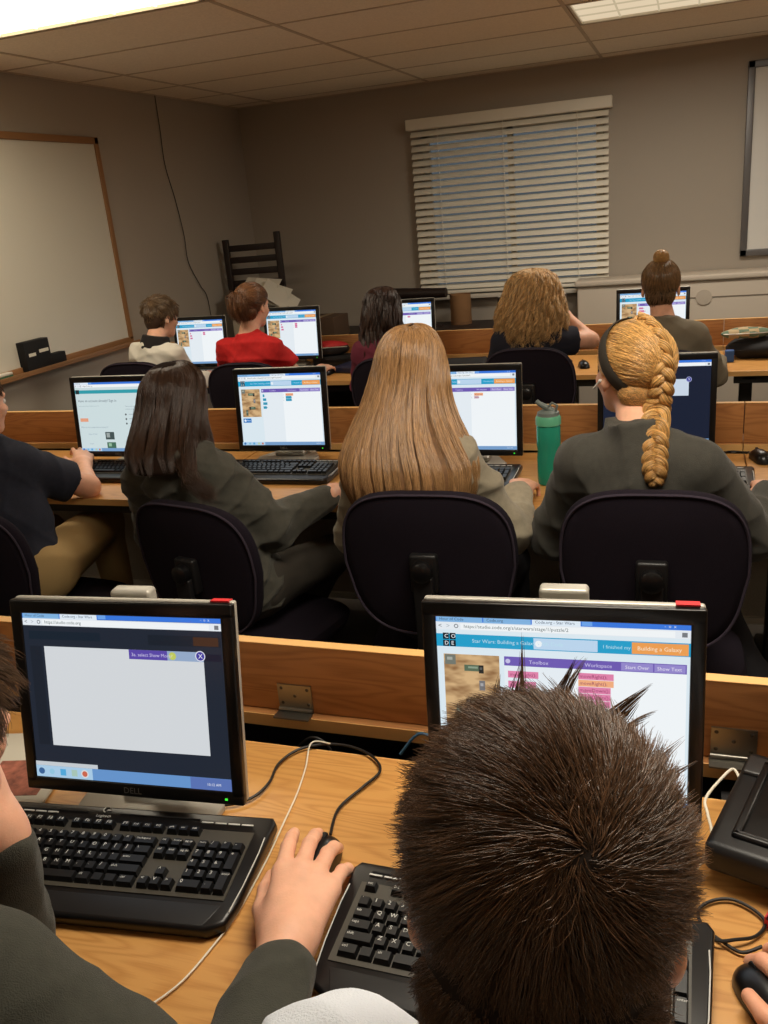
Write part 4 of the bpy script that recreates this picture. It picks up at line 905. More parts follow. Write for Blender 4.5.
def short_hair(parent, c, R, s, n, m_cap, m_str, L=(.022, .05), whorl=(.02, -.085, .085), lift=.30, r0=.00042, K=7, seed=3, swirl=.5, noise=.35, fr=70, spikes=(), plane=(-.012, .9), bulk=1.0, nape=-.078, droop=.0, frizz=0, nw=0.0, ext=.035, clump=500, cstr=.6, camp=.003):
    rg = np.random.default_rng(seed); cap = cap_hair(parent, c, R, s, m_cap, bulk, nape=nape, plane=plane, nw=nw)
    p, nn = roots(n, rg, plane, nape, bulk, ext, nw); wv = nrm(whorl)
    tan = -(wv-nn*(nn@wv)[:, None]); tan /= np.linalg.norm(tan, axis=1)[:, None]+1e-6; sw = np.cross(nn, tan)
    d = tan+sw*swirl*np.exp(-((nn-wv)**2).sum(1)*2)[:, None]+wnoise(p, fr, seed)*noise+wnoise(p, fr*3, seed+1)*noise*.5+np.array((0, 0, -droop))
    lw = np.clip((-.005-p[:, 2])/.03, 0, 1)[:, None]; d = d*(1-lw*.75)+np.array((0, 0, -1.6))*lw; nn = nn*1.0
    d -= nn*(d*nn).sum(1)[:, None]; d /= np.linalg.norm(d, axis=1)[:, None]
    top = np.clip((p[:, 2]+.02)/.11, 0, 1); ln = (L[0]+(L[1]-L[0])*top)*rg.uniform(.65, 1.15, n)
    u = np.linspace(0, 1, K)[None, :, None]; lf = (lift*(.5+top*.7)*rg.uniform(.5, 1.3, n))[:, None, None]
    P = p[:, None]+ln[:, None, None]*(d[:, None]*u+nn[:, None]*(lf*u*(1.25-.9*u)))
    q = (P-np.array((0, -.016, .038)))/(np.array((.0785, .0975, .0835))*bulk); rr = np.linalg.norm(q, axis=2, keepdims=True)
    mn = 1+.014*np.sqrt(u)+rg.uniform(0, .03, (n, 1, 1))*u; k = (rr < mn) & (P[..., 2:3] > -.02); P = np.where(k, (q/rr*mn)*(np.array((.0785, .0975, .0835))*bulk)+np.array((0, -.016, .038)), P)
    if clump:
        gi = rg.integers(0, n, clump); near = np.empty(n, int)
        for a0 in range(0, n, 4000): near[a0:a0+4000] = np.argmin(((p[a0:a0+4000, None]-p[gi][None])**2).sum(2), 1)
        G = P[gi[near]]; off = (P-G); P = P-off*(np.linspace(0, 1, K)[None, :, None]**1.3)*cstr
        amp = rg.uniform(-1, 1, (clump, 1, 3))[near]*camp*np.linspace(0, 1, K)[None, :, None]**1.5; P = P+amp
    if frizz: P = P+np.cumsum(rg.normal(0, frizz, P.shape), 1)
    P = P+rg.normal(0, .0004, P.shape)
    if spikes:
        S = []
        for a in spikes:
            base = V3(.0785*math.sin(a)*.9, .05*math.cos(a)+rg.uniform(-.03, .01), .038+.0835*math.cos(a)*.88); dr = nrm(V3(math.sin(a)*.5+rg.uniform(.1, .5), .3+rg.uniform(-.2, .2), math.cos(a)*.7+rg.uniform(-.1, .2))); cur = rg.normal(size=3)*.35
            for j in range(16):
                uu = np.linspace(0, 1, K)[:, None]; l = rg.uniform(.024, .040); S.append(base+rg.normal(0, .0028, 3)*(1-uu*.75)+l*(dr*uu+cur*uu**2*.5))
        P = np.concatenate([P, np.array(S)])
    W = c+(P*s)@R.T
    strands('hair_strands', W, r0, m_str, cap); return cap
def pulled_hair(parent, c, R, s, n, target, m_cap, m_str, r0=.0005, K=10, seed=5, lift=.05, puff=1.03, plane=(-.012, .9), nape=-.074, clumps=40, back=0.):
    rg = np.random.default_rng(seed); cap = cap_hair(parent, c, R, s, m_cap, puff*.985, nape=nape, plane=plane, back=back); p, nn = roots(n, rg, plane, nape, 1.0)
    tg = target(p, rg); u = np.linspace(0, 1, K)[None, :, None]; P = p[:, None]*(1-u)+tg[:, None]*u
    E = np.array((.0785, .0975+back, .0835))*puff; C0 = np.array((0, -.016-back, .038)); q = (P-C0)/E; rr = np.linalg.norm(q, axis=2, keepdims=True)
    h = wnoise(p, 55, seed)[:, :1]*.018; wn = 1+(lift*np.sin(u*PI)+h[:, None]*np.sin(u*PI))+rg.uniform(-.005, .02, (n, 1, 1)); P = np.where(P[..., 2:3] > -.015, (q/np.maximum(rr, .3)*wn)*E+C0, P+0)
    nE = np.array((.060, .042+back, .056))*puff; nC = np.array((0, -.056-back, -.028)); q2 = (P-nC)/nE; r2 = np.linalg.norm(q2, axis=2, keepdims=True); P = np.where((P[..., 2:3] <= -.005) & (r2 < 1.03), q2/np.maximum(r2, .2)*(1.03+rg.uniform(0, .03, (n, 1, 1)))*nE+nC, P); P = P+rg.normal(0, .0005, P.shape); W = c+(P*s)@R.T; strands('hair_strands', W, r0, m_str, cap); return cap
def braid(parent, pts, width, m_cap, m_str, turns, seed=2, per=160, name='braid', wd=None):
    C = catmull(pts, 220); n = len(C); t = np.linspace(0, 1, n); T = np.gradient(C, axis=0); T /= np.linalg.norm(T, axis=1)[:, None]
    out = V3(0, -1, 0); wds = np.interp(t, *zip(*wd)) if wd else np.full(n, width); b = MB(); allP = []; rg = np.random.default_rng(seed)
    for k in range(3):
        ph = 2*PI*turns*t+2*PI*k/3; B = np.cross(T, out); B /= np.linalg.norm(B, axis=1)[:, None]; O = np.cross(B, T)
        path = C+B*(wds*.50*np.sin(ph))[:, None]+O*(wds*.28*np.sin(2*ph))[:, None]; rr = wds*.36*(1+.12*np.cos(2*ph))
        rr[-8:] *= np.linspace(1, .35, 8); b.tube([tuple(q) for q in path], list(rr*.93), m_cap, 12)
        TT = np.gradient(path, axis=0); TT /= np.linalg.norm(TT, axis=1)[:, None]; U = np.cross(TT, out); U /= np.linalg.norm(U, axis=1)[:, None]; W_ = np.cross(U, TT)
        a = rg.uniform(0, 2*PI, per)[:, None]+rg.normal(0, .15, per)[:, None]*t[None]; dr = rg.uniform(.93, 1.08, per)[:, None]
        allP.append(path[None]+(U[None]*np.cos(a)[..., None]+W_[None]*np.sin(a)[..., None])*(rr[None]*dr)[..., None])
    o = b.build(name, parent, auto=False); P = np.concatenate(allP)[:, ::2]; strands('hair_strands', P, .0006, m_str, o); return o
# ------------------------------------------------------------------ chairs in place
chair(-2.10, 1.98, -.12, 'dark office chair of the navy shirted boy, cut by the left edge', top=.86, W=.22)
chair(-1.295, 1.97, -.22, 'dark office chair of the girl in the charcoal hoodie, second row', top=.905, W=.212)
chair(-.61, 1.97, .04, 'dark office chair of the long straight blonde haired girl', top=.95)
chair(-.058, 1.95, .02, 'dark office chair of the braided girl, largest chair in view', top=.97, W=.212, Hh=.21)
chair(-2.68, 3.80, .05, 'dark office chair of the white shirted pupil in the back row', top=.985, W=.2, Hh=.18)
chair(-2.06, 3.83, .05, 'dark office chair of the red shirted pupil in the back row', top=.96, W=.2, Hh=.19)
chair(-1.30, 3.85, .05, 'dark office chair beside the long wavy dark hair in the back row', top=.96, W=.2, Hh=.19)
chair(-.655, 3.83, .0, 'dark office chair of the curly haired girl in the back row', top=.985, W=.205, Hh=.2)
chair(-.09, 3.86, .0, 'dark office chair of the pupil with the top bun', top=.95, W=.2, Hh=.19)

# ------------------------------------------------------------------ second row: braided girl
M_char = mat('sweater_charcoal', (66, 64, 58), .95, bump=.4, bscale=500, var=.1, vscale=60, sheen=.15)
def collar(S, nb, sp, sx, fy, hc, R):
    c = nb+V3(0, -.004, .0); S.cap(c-sp*.03, c+sp*.050+V3(-.01, .01, 0), .086, .068, k=.008, cut=True)
H = ((-.128, 2.265, 1.17), .64, .02, .04)
t, bo, R, hc, so, nb = figure('girl with a long blonde braid and dark headband, in a charcoal sweater', H, [(-.275, 2.15, .985), (.075, 2.13, .985)], [(-.325, 2.25, .72), (.175, 2.24, .745)], [(-.27, 2.50, .775), (.225, 2.49, .78)],
    [((.3, 1, -.1), (0, 0, 1), (40, 40, 40, 40)), ((.1, 1, -.08), (0, 0, 1), (30, 32, 34, 36))], (-.08, 2.14, .56), [(-.20, 2.60, .50), (.05, 2.60, .50)], [(-.18, 2.55, .09), (.30, 2.30, .09)], dict(m=M_char, g=.022, extra=[collar], fold=.007, neckh=-.005, vox=.0055), M_jean, shoe=M_shoeb, vox=.0052, seed=4, toe=[(0, 1, 0), (-.5, 1, 0)])
HB = hair_mat('hair_golden', (206, 160, 98), .28, var=.55); HBc = mat('hair_golden_base', (138, 98, 54), .6, var=.25, vscale=60)
def tgt(p, rg):
    z = np.clip(p[:, 2]*.72+rg.uniform(-.03, .0, len(p)), -.065, .10); y = -.016-.0975*np.sqrt(np.clip(1-((z-.038)/.0835)**2, .03, 1)); y = np.where(z < -.02, np.minimum(y, -.070), y); return np.stack([.008*np.tanh(p[:, 0]*30), y-.004, z], 1)
capo = pulled_hair(t, hc, R, 1.0, 9000, tgt, HBc, HB, puff=1.07, lift=.07, r0=.00055, plane=(-.004, .62), seed=8, back=.004, nape=-.050)
wl = lambda q: hc+R@np.array(q)
braid(capo, [wl((0.004, -.020, .138)), wl((.004, -.072, .120)), wl((.004, -.114, .075)), wl((.004, -.131, .020)), wl((.004, -.126, -.032)), wl((.002, -.114, -.072)), (-.062, 2.105, 1.055), (-.060, 2.070, 1.01), (-.058, 2.045, .975), (-.057, 2.04, .945)], .05, HBc, HB, 5.6, wd=[(0, .018), (.15, .028), (.45, .036), (.62, .042), (.88, .036), (1, .020)])
b = MB(); vv = []; ff = []; NB_ = 64; c0 = np.array((0, -.030, .030)); vd = nrm((0, .55, .85)); ax_ = nrm(np.cross((1, 0, 0), vd)); E_ = np.array((.0785, .0995, .0835))*1.175; EC = np.array((0, -.018, .036))
for k in range(NB_):
    a = 2*PI*k/NB_; dr = np.array((1, 0, 0))*math.sin(a)+vd*math.cos(a); A_ = ((dr/E_)**2).sum(); B_ = 2*((c0-EC)*dr/E_**2).sum(); C_ = (((c0-EC)/E_)**2).sum()-1; tt = (-B_+math.sqrt(B_*B_-4*A_*C_))/(2*A_); p = c0+dr*tt; n_ = nrm((p-EC)/E_**2)
    if p[2] < -.02: n_ = nrm(n_*np.array((1, 1, .3)))
    for dy, e in ((-.020, .000), (-.014, .0035), (.014, .0035), (.020, .000), (.014, -.003), (-.014, -.003)): vv.append(tuple(hc+R@(p+ax_*dy+n_*e)))
for k in range(NB_):
    for j in range(6): k2 = (k+1) % NB_; ff.append((k*6+j, k*6+(j+1) % 6, k2*6+(j+1) % 6, k2*6+j))
b.add(vv, ff, mat('headband_cloth', (58, 52, 44), .9), True); b.build('headband', t)
e0 = wl((-.084, .004, -.012)); e1 = wl((-.086, .030, -.034)); tag(MB().tube([tuple(e0), tuple(lerp(e0, e1, .5)), tuple(e1)], .0027, mat('earbud_white', (240, 238, 234), .3), 10).ball(tuple(e0), .0050, mat('earbud_white', (240, 238, 234), .3), 12).build('wireless_earbud'), 'white wireless earbud in the left ear of the braided girl', 'earbud')

# long straight blonde
M_grey = mat('sweatshirt_grey', (150, 140, 120), .95, bump=.4, bscale=500, var=.1, vscale=60, sheen=.15)
H = ((-.708, 2.25, 1.185), .12, .10, .0)
t, bo, R, hc, so, nb = figure('girl with very long straight dark blonde hair in a light grey sweatshirt', H, [(-.855, 2.17, .99), (-.53, 2.17, .985)], [(-.90, 2.22, .73), (-.445, 2.24, .735)], [(-.86, 2.48, .775), (-.452, 2.435, .785)],
    [((.1, 1, -.1), (0, 0, 1), (30, 30, 30, 32)), ((-.05, 1, -.04), (0, 0, 1), (30, 38, 42, 46), (.7, .2), 1.08)], (-.64, 2.15, .56), [(-.72, 2.62, .50), (-.52, 2.58, .50)], [(-.72, 2.58, .09), (-.50, 2.56, .09)], dict(m=M_grey, g=.020, fold=.008, vox=.0055, cuff=.90), M_jean, vox=.0052, seed=9)
HL = hair_mat('hair_dark_blonde', (158, 120, 80), .26, var=.5); HLc = mat('hair_dark_blonde_base', (112, 78, 46), .6, var=.25, vscale=50)
x0 = -.700
loft_hair(t, [((x0, 2.27, 1.312), .012, .030), ((x0-.002, 2.262, 1.304), .052, .070), ((x0-.004, 2.256, 1.262), .084, .102), ((x0-.006, 2.25, 1.19), .104, .126), ((x0-.012, 2.22, 1.11), .124, .150), ((x0-.008, 2.18, 1.04), .158, .165), ((x0+.006, 2.14, .98), .184, .165), ((x0+.014, 2.12, .92), .180, .160), ((x0+.018, 2.12, .86), .160, .150)],
    15000, HLc, HL, th=(-2.0, 2.0), r0=.0006, depth=.12, wav=.008, wfreq=6, clumps=46, K=22, seed=3, taper=.12, head=(hc, R, .95))

# dark haired girl
H = ((-1.462, 2.26, 1.12), -.10, .28, .0)
def hood(S, nb, sp, sx, fy, hc, R):
    c = nb+V3(0, -.035, .01)
    for k in range(10):
        a0 = PI*(.02+.96*k/9)+PI; p = c+V3(.095*math.cos(a0), .07*math.sin(a0)+.02, .005-.012*math.sin(a0)); S.ell(p, (.030, .028, .026), k=.03)
    S.ell(c+V3(0, -.050, -.07), (.080, .030, .055), k=.03)
M_hood = mat('hoodie_charcoal', (74, 72, 64), .95, bump=.4, bscale=450, var=.12, vscale=50, sheen=.15)
t, bo, R, hc, so, nb = figure('girl with long dark brown hair in a dark grey hoodie', H, [(-1.575, 2.16, .92), (-1.255, 2.15, .93)], [(-1.60, 2.24, .70), (-1.155, 2.21, .735)], [(-1.50, 2.47, .765), (-1.035, 2.39, .785)],
    [((.1, 1, -.1), (0, 0, 1), (35, 35, 35, 35)), ((-.15, 1, -.12), (.1, 0, 1), (30, 32, 34, 36))], (-1.30, 2.16, .56), [(-1.38, 2.62, .50), (-1.11, 2.50, .53)], [(-1.55, 2.66, .09), (-1.42, 2.78, .09)], dict(m=M_hood, g=.026, extra=[hood], fold=.009, vox=.0055, cuff=.95), M_grayp, vox=.0052, seed=6, toe=[(0, 1, 0), (.9, -.3, 0)])
HD = hair_mat('hair_dark_brown', (62, 42, 30), .32, var=.35); HDc = mat('hair_dark_brown_base', (34, 22, 16), .9, spec=.1)
x0 = -1.458
loft_hair(t, [((x0, 2.275, 1.232), .012, .030), ((x0, 2.265, 1.224), .050, .072), ((x0, 2.255, 1.186), .086, .108), ((x0-.002, 2.24, 1.12), .102, .126), ((x0+.004, 2.205, 1.06), .106, .145), ((x0+.020, 2.165, 1.01), .114, .165), ((x0+.040, 2.14, .965), .108, .160)],
    11000, HDc, HD, th=(-2.0, 2.1), r0=.0006, depth=.14, wav=.012, wfreq=5, clumps=34, K=20, seed=5, taper=.25, head=(hc, R, .95))
rg = np.random.default_rng(5); S_ = []
for i in range(700):
    b0 = V3(-1.37, 2.15, 1.05)+rg.normal(0, .01, 3); S_.append(catmull([b0, b0+V3(.045, -.095, -.07)+rg.normal(0, .004, 3), V3(-1.275, 1.995, .945)+rg.normal(0, .010, 3), V3(-1.225, 1.985, .915)+rg.normal(0, .014, 3)], 12))
strands('hair_lock', np.array(S_), .0006, HD, t)

# navy shirted boy
M_navy = mat('tshirt_navy', (36, 38, 50), .95, bump=.35, bscale=500, var=.12, vscale=60)
H = ((-2.315, 2.36, 1.095), -.25, .15, .0)
t, bo, R, hc, so, nb = figure('boy in a navy t-shirt and khaki trousers, cut by the left edge', H, [(-2.36, 2.22, .93), (-2.065, 2.27, .925)], [(-2.42, 2.40, .76), (-2.015, 2.47, .765)], [(-2.28, 2.62, .775), (-2.17, 2.66, .785)],
    [((.2, 1, -.1), (0, 0, 1), (30, 30, 30, 30)), ((-.55, .8, .25), (.3, .1, 1), (34, 38, 42, 44))], (-2.12, 2.18, .56), [(-2.36, 2.60, .53), (-2.10, 2.62, .57)], [(-2.34, 2.60, .09), (-2.10, 2.64, .09)], dict(m=M_navy, g=.016, sleeve=.72, fold=.009, vox=.0055), M_khaki, vox=.005, seed=11, bs=1.12)
short_hair(t, hc, R, 1.0, 3500, HDc, hair_mat('hair_brown_mid', (84, 58, 38), .4), L=(.02, .04), seed=9, r0=.0007)

# ------------------------------------------------------------------ back row
M_wht = mat('polo_white', (232, 226, 212), .9, bump=.3, bscale=500); M_redp = mat('polo_red', (198, 30, 30), .85, bump=.3, bscale=500, var=.08, vscale=50); M_maroon = mat('shirt_maroon', (104, 36, 54), .9); M_dk = mat('tshirt_black_blue', (30, 30, 42), .95); M_khs = mat('shirt_taupe', (124, 114, 96), .9, bump=.3, bscale=400)
M_bcol = mat('collar_black', (34, 30, 30), .9)
BR = dict(vox=.007)
H = ((-2.685, 4.16, 1.155), -.45, .22, .0)
t, bo, R, hc, so, nb = figure('short haired pupil in a white shirt with a black collar, back row', H, [(-2.845, 4.08, 1.00), (-2.55, 4.06, .985)], [(-2.90, 4.18, .78), (-2.53, 4.16, .80)], [(-2.84, 4.46, .775), (-2.60, 4.40, .79)],
    [((.1, 1, -.1), (0, 0, 1)), ((.0, 1, -.1), (0, 0, 1))], (-2.70, 4.05, .56), [(-2.8, 4.5, .5), (-2.6, 4.5, .5)], [(-2.8, 4.5, .09), (-2.6, 4.5, .09)], dict(m=M_wht, g=.016, fold=.008), M_jean, seed=12, head_s=.9, **BR)
F = Field(.006); F.cap(nb-V3(0, 0, .03), nb+V3(.01, .01, .035), .085, .070, k=.01, cut=True); v, f = F.mesh(); np_mesh('collar', [(v, f, M_bcol)], None, t)
HM = hair_mat('hair_brown', (104, 82, 58), .28, var=.5); HMc = mat('hair_brown_base', (62, 42, 28), .6)
short_hair(t, hc, R, .9, 4500, HMc, HM, L=(.035, .06), seed=4, r0=.0009, lift=.18, droop=.5, noise=.2, nape=-.088, bulk=1.06)
H = ((-2.118, 4.14, 1.19), -.25, .18, .0)
def pcol(S, nb, sp, sx, fy, hc, R): S.cap(nb-sp*.03, nb+sp*.030, .084, .068, k=.006, cut=True)
t, bo, R, hc, so, nb = figure('pupil in a red polo shirt with auburn hair tied up, back row', H, [(-2.305, 4.08, 1.005), (-1.965, 4.06, .995)], [(-2.34, 4.2, .76), (-1.925, 4.22, .785)], [(-2.2, 4.45, .775), (-1.955, 4.55, .78)],
    [((.1, 1, -.1), (0, 0, 1)), ((-.02, 1, -.05), (0, 0, 1), (25, 28, 30, 34))], (-2.08, 4.05, .56), [(-2.2, 4.5, .5), (-1.95, 4.5, .5)], [(-2.2, 4.5, .09), (-1.95, 4.5, .09)], dict(m=M_redp, g=.018, fold=.008, sleeve=.48, extra=[pcol]), M_jean, seed=13, head_s=.92, **BR)
HA = hair_mat('hair_auburn', (112, 76, 50), .28, var=.5); HAc = mat('hair_auburn_base', (78, 44, 24), .6)
def tgt2(p, rg): return np.tile(np.array((0, -.118, .045)), (len(p), 1))+rg.normal(0, .008, (len(p), 3))
cp = pulled_hair(t, hc, R, .93, 4500, tgt2, HAc, HA, puff=1.05, lift=.06, r0=.0009, seed=14)
rg = np.random.default_rng(3); pp = hc+R@V3(0, -.118, .045); S_ = []
for i in range(1500):
    a = rg.normal(0, .014, 3); S_.append(catmull([pp+a*.5, pp+V3(.006, -.030, -.010)+a, pp+V3(.010, -.030, -.055)+a*1.3, pp+V3(.012, -.012, -.105)+a], 10))
strands('ponytail', np.array(S_), .0009, HA, t)
H = ((-1.437, 4.20, 1.12), .1, .15, .0)
t, bo, R, hc, so, nb = figure('pupil with long wavy near-black hair in a maroon top, back row', H, [(-1.57, 4.12, .96), (-1.29, 4.11, .96)], [(-1.60, 4.22, .75), (-1.25, 4.24, .75)], [(-1.58, 4.48, .775), (-1.27, 4.48, .775)],
    [((.1, 1, -.1), (0, 0, 1)), ((.0, 1, -.1), (0, 0, 1))], (-1.42, 4.08, .56), [(-1.5, 4.5, .5), (-1.3, 4.5, .5)], [(-1.5, 4.5, .09), (-1.3, 4.5, .09)], dict(m=M_maroon, g=.014), M_jean, seed=15, bs=.95, **BR)
HK = hair_mat('hair_near_black', (52, 34, 26), .32, var=.4); HKc = mat('hair_near_black_base', (32, 21, 17), .6); x0 = -1.437
loft_hair(t, [((x0, 4.21, 1.243), .012, .030), ((x0, 4.205, 1.234), .050, .070), ((x0, 4.20, 1.195), .084, .102), ((x0, 4.19, 1.12), .096, .118), ((x0, 4.17, 1.04), .105, .12), ((x0, 4.15, .96), .115, .12), ((x0, 4.14, .89), .108, .115), ((x0+.01, 4.13, .83), .085, .10)],
    5500, HKc, HK, th=(-2.1, 2.1), r0=.0010, depth=.20, wav=.020, wfreq=22, clumps=30, K=26, seed=6, taper=.2, head=(hc, R, .96))
H = ((-.678, 4.17, 1.14), .05, .18, .05)
t, bo, R, hc, so, nb = figure('girl with curly blonde hair, elbow raised, in a dark navy t-shirt, back row', H, [(-.845, 4.10, .985), (-.53, 4.10, .985)], [(-.88, 4.24, .75), (-.418, 4.20, .945)], [(-.82, 4.48, .775), (-.565, 4.27, 1.075)],
    [((.1, 1, -.1), (0, 0, 1)), ((-.7, .2, .5), (.5, -.6, .4), (40, 44, 48, 50))], (-.66, 4.06, .56), [(-.76, 4.5, .5), (-.54, 4.5, .5)], [(-.76, 4.5, .09), (-.54, 4.5, .09)], dict(m=M_dk, g=.016, sleeve=.55), M_khaki, seed=16, **BR)
HC_ = hair_mat('hair_curly_blonde', (196, 158, 106), .36, var=.5); HCc = mat('hair_curly_base', (122, 84, 46), .7, var=.3, vscale=70, bump=1, bscale=60); x0 = -.680
loft_hair(t, [((x0, 4.19, 1.285), .015, .035), ((x0, 4.18, 1.275), .068, .085), ((x0, 4.175, 1.23), .112, .118), ((x0-.002, 4.165, 1.15), .138, .135), ((x0-.004, 4.15, 1.07), .158, .14), ((x0-.004, 4.135, .99), .150, .135), ((x0, 4.12, .94), .115, .11)],
    7500, HCc, HC_, th=(-2.2, 2.2), r0=.0011, depth=.22, wav=.016, wfreq=22, clumps=150, K=80, curl=.009, cfr=(38, 62), bul=.10, seed=7, taper=.4, under=.84, head=(hc, R, 1.04))
H = ((-.108, 4.20, 1.165), .0, .12, .0)
t, bo, R, hc, so, nb = figure('pupil with a small top bun in a taupe shirt, back row', H, [(-.255, 4.10, .985), (.075, 4.10, .98)], [(-.29, 4.22, .75), (.135, 4.26, .755)], [(-.22, 4.48, .775), (.155, 4.50, .775)],
    [((.1, 1, -.1), (0, 0, 1)), ((.0, 1, -.1), (0, 0, 1), (25, 28, 30, 34))], (-.09, 4.06, .56), [(-.2, 4.5, .5), (.02, 4.5, .5)], [(-.2, 4.5, .09), (.02, 4.5, .09)], dict(m=M_khs, g=.020, extra=[pcol], fold=.006), M_khaki, seed=17, **BR)
HU = hair_mat('hair_bun_brown', (122, 94, 64), .28, var=.55); HUc = mat('hair_bun_base', (66, 48, 32), .6)
def tgt3(p, rg): return np.tile(np.array((0, -.062, .112)), (len(p), 1))+rg.normal(0, .007, (len(p), 3))
cp = pulled_hair(t, hc, R, 1.0, 4000, tgt3, HUc, HU, puff=1.04, lift=.03, r0=.0008, seed=18)
bc = hc+R@V3(0, -.055, .132); F = Field(.004); F.ell(bc, (.030, .030, .028), k=.01); v, f = F.mesh(); bn = np_mesh('bun', [(v, f, HUc)], None, t)
S_ = []
for i in range(1400):
    ax = nrm(rg.normal(size=3)+V3(0, 0, 1.2)); e1 = nrm(np.cross(ax, rg.normal(size=3))); e2 = np.cross(ax, e1); a = rg.uniform(0, 6.28)+np.linspace(0, 3.6, 10)[:, None]; rr = .030*rg.uniform(.95, 1.14); h = rg.uniform(-.5, .5); S_.append(bc+(e1*np.cos(a)+e2*np.sin(a))*rr*math.sqrt(1-h*h)+ax*rr*h)
strands('hair_strands', np.array(S_), .0008, hair_mat('hair_bun_top', (180, 138, 82), .3), bn)

# ------------------------------------------------------------------ foreground
M_pale = mat('shirt_pale_blue', (224, 230, 240), .9, bump=.4, bscale=600)
def fcol(S, nb, sp, sx, fy, hc, R): S.cap(nb-sp*.03, nb+sp*.030, .088, .074, k=.008, cut=True)
H = ((-.074, .432, 1.200), .12, .30, .05)
t, bo, R, hc, so, nb = figure('nearest boy, short dark brown hair seen from behind, pale blue shirt', H, [(-.255, .40, 1.052), (.105, .34, 1.02)], [(-.24, .50, .80), (.20, .48, .80)], [(-.16, .66, .775), (.205, .730, .775)],
    [((.3, 1, -.1), (0, 0, 1), (30, 30, 30, 30)), ((-.5, 1, .05), (-.1, 0, 1), (40, 42, 46, 48), (.75, .12), 1.1)], (-.08, .20, .56), [(-.18, .68, .50), (.08, .68, .50)], [(-.16, .70, .09), (.08, .70, .09)], dict(m=M_pale, g=.020, extra=[fcol], fold=.006, vox=.004, cuff=.6), M_grayp, skin=M_skin, vox=.0045, seed=21, handvox=.0018, bs=1.0)
HF = hair_mat('hair_fore_brown', (98, 70, 48), .30, var=.5, spec=.6); HFc = mat('hair_fore_base', (40, 27, 19), .7)
short_hair(t, hc, R, 1.0, 36000, HFc, HF, L=(.026, .060), whorl=(.034, -.085, .055), lift=.075, r0=.00028, K=10, seed=31, swirl=1.0, noise=.6, fr=28, spikes=(-.55, -.38, -.30, -.02, .10, .42, .50, .56, .64, .95, 1.02), bulk=1.035, nape=-.135, nw=.004, ext=.05, clump=1500, cstr=.42, camp=.0022)
mouse(.112, .812, .50, 'black mouse under the hand at the bottom right corner')

# boy at left with the hand on the mouse
M_olive = mat('sweatshirt_olive', (62, 62, 54), .95, bump=.45, bscale=700, var=.1, vscale=80, sheen=.12)
H = ((-.775, .585, 1.125), -.25, .10, .0)
t, bo, R, hc, so, nb = figure('pupil in a dark olive sweatshirt at the left edge, chin on one hand', H, [(-.90, .46, 1.00), (-.565, .46, .975)], [(-.815, .655, .775), (-.395, .47, .79)], [(-.765, .655, .940), (-.443, .725, .778)],
    [((-.10, -.10, 1), (1, .35, .1), (75, 80, 85, 90), (.5, .1), 1.12), ((-.14, 1, .05), (.10, -.05, 1), (16, 20, 24, 30), (.42, .22), 1.2, .75)], (-.76, .12, .56), [(-.88, .62, .50), (-.56, .62, .50)], [(-.80, .66, .09), (-.56, .66, .09)], dict(m=M_olive, g=.022, fold=.009, vox=.004, cuff=(1.0, .90)), M_grayp, skin=M_skin2, vox=.0045, seed=23, handvox=.0016)
short_hair(t, hc, R, 1.05, 9000, HMc, hair_mat('hair_left_brown', (92, 70, 50), .35, var=.4), L=(.05, .075), lift=.3, r0=.0004, K=10, seed=35, swirl=.3, noise=.45, droop=.55, nape=-.088, bulk=1.05)
mouse(-.478, .905, .05, 'black mouse under the hand between the two near keyboards')

# ------------------------------------------------------------------ cables and small things
Z = .7335
cord([(-.481, .962, .745), (-.495, 1.03, Z+.003), (-.475, 1.09, Z+.003), (-.461, 1.135, Z+.003), (-.486, 1.17, Z+.003), (-.53, 1.19, Z+.003), (-.578, 1.19, Z+.003), (-.622, 1.165, Z+.003), (-.640, 1.12, Z+.003), (-.634, 1.067, Z+.003), (-.645, 1.026, Z+.003), (-.68, 1.0, Z+.003), (-.74, .995, Z+.003)], .0024, M_cable, 'dark mouse cord looping across the desk to the near left monitor', n=80)
cord([(-.570, 1.185, .742), (-.605, 1.183, .740), (-.590, 1.12, Z+.002), (-.576, 1.05, Z+.002), (-.569, .98, Z), (-.560, .90, Z), (-.555, .80, Z), (-.560, .746, Z), (-.572, .68, Z+.001), (-.60, .63, Z+.001), (-.63, .60, Z+.001)], .0014, M_cablew, 'thin white earphone cord running past the near left keyboard', n=80)
cord([(.108, .893, .742), (.085, .885, Z+.002), (.063, .897, Z+.002), (.042, .915, Z+.002), (.036, .941, Z+.002), (.053, .962, Z+.002), (.078, .970, Z+.002), (.104, .957, Z+.002), (.115, .938, Z+.002), (.102, .914, Z+.002), (.078, .899, Z+.006), (.055, .893, Z+.006), (.02, .91, Z+.004)], .0022, M_cable, 'coiled dark mouse cord beside the right end of the near keyboard', n=80)
cord([(.020, .99, .74), (.040, 1.003, .76), (.053, 1.046, .77), (.049, 1.098, .765), (.047, 1.132, .765), (.070, 1.172, .775), (.086, 1.190, .78), (.095, 1.175, .775)], .0022, M_cablew, 'short white cord between the near right monitor and the black case', n=50)
cord([(-.46, 1.235, .70), (-.42, 1.24, .745), (-.36, 1.20, .745), (-.32, 1.14, .74)], .0026, mat('cable_blue', (70, 110, 140), .5), 'blue network cable curving over the gap behind the near right monitor')
cord([(-.67, 1.235, .68), (-.63, 1.232, .715), (-.60, 1.232, .705), (-.585, 1.232, .67)], .0026, M_cable, 'dark cable bunched under the left hinge')
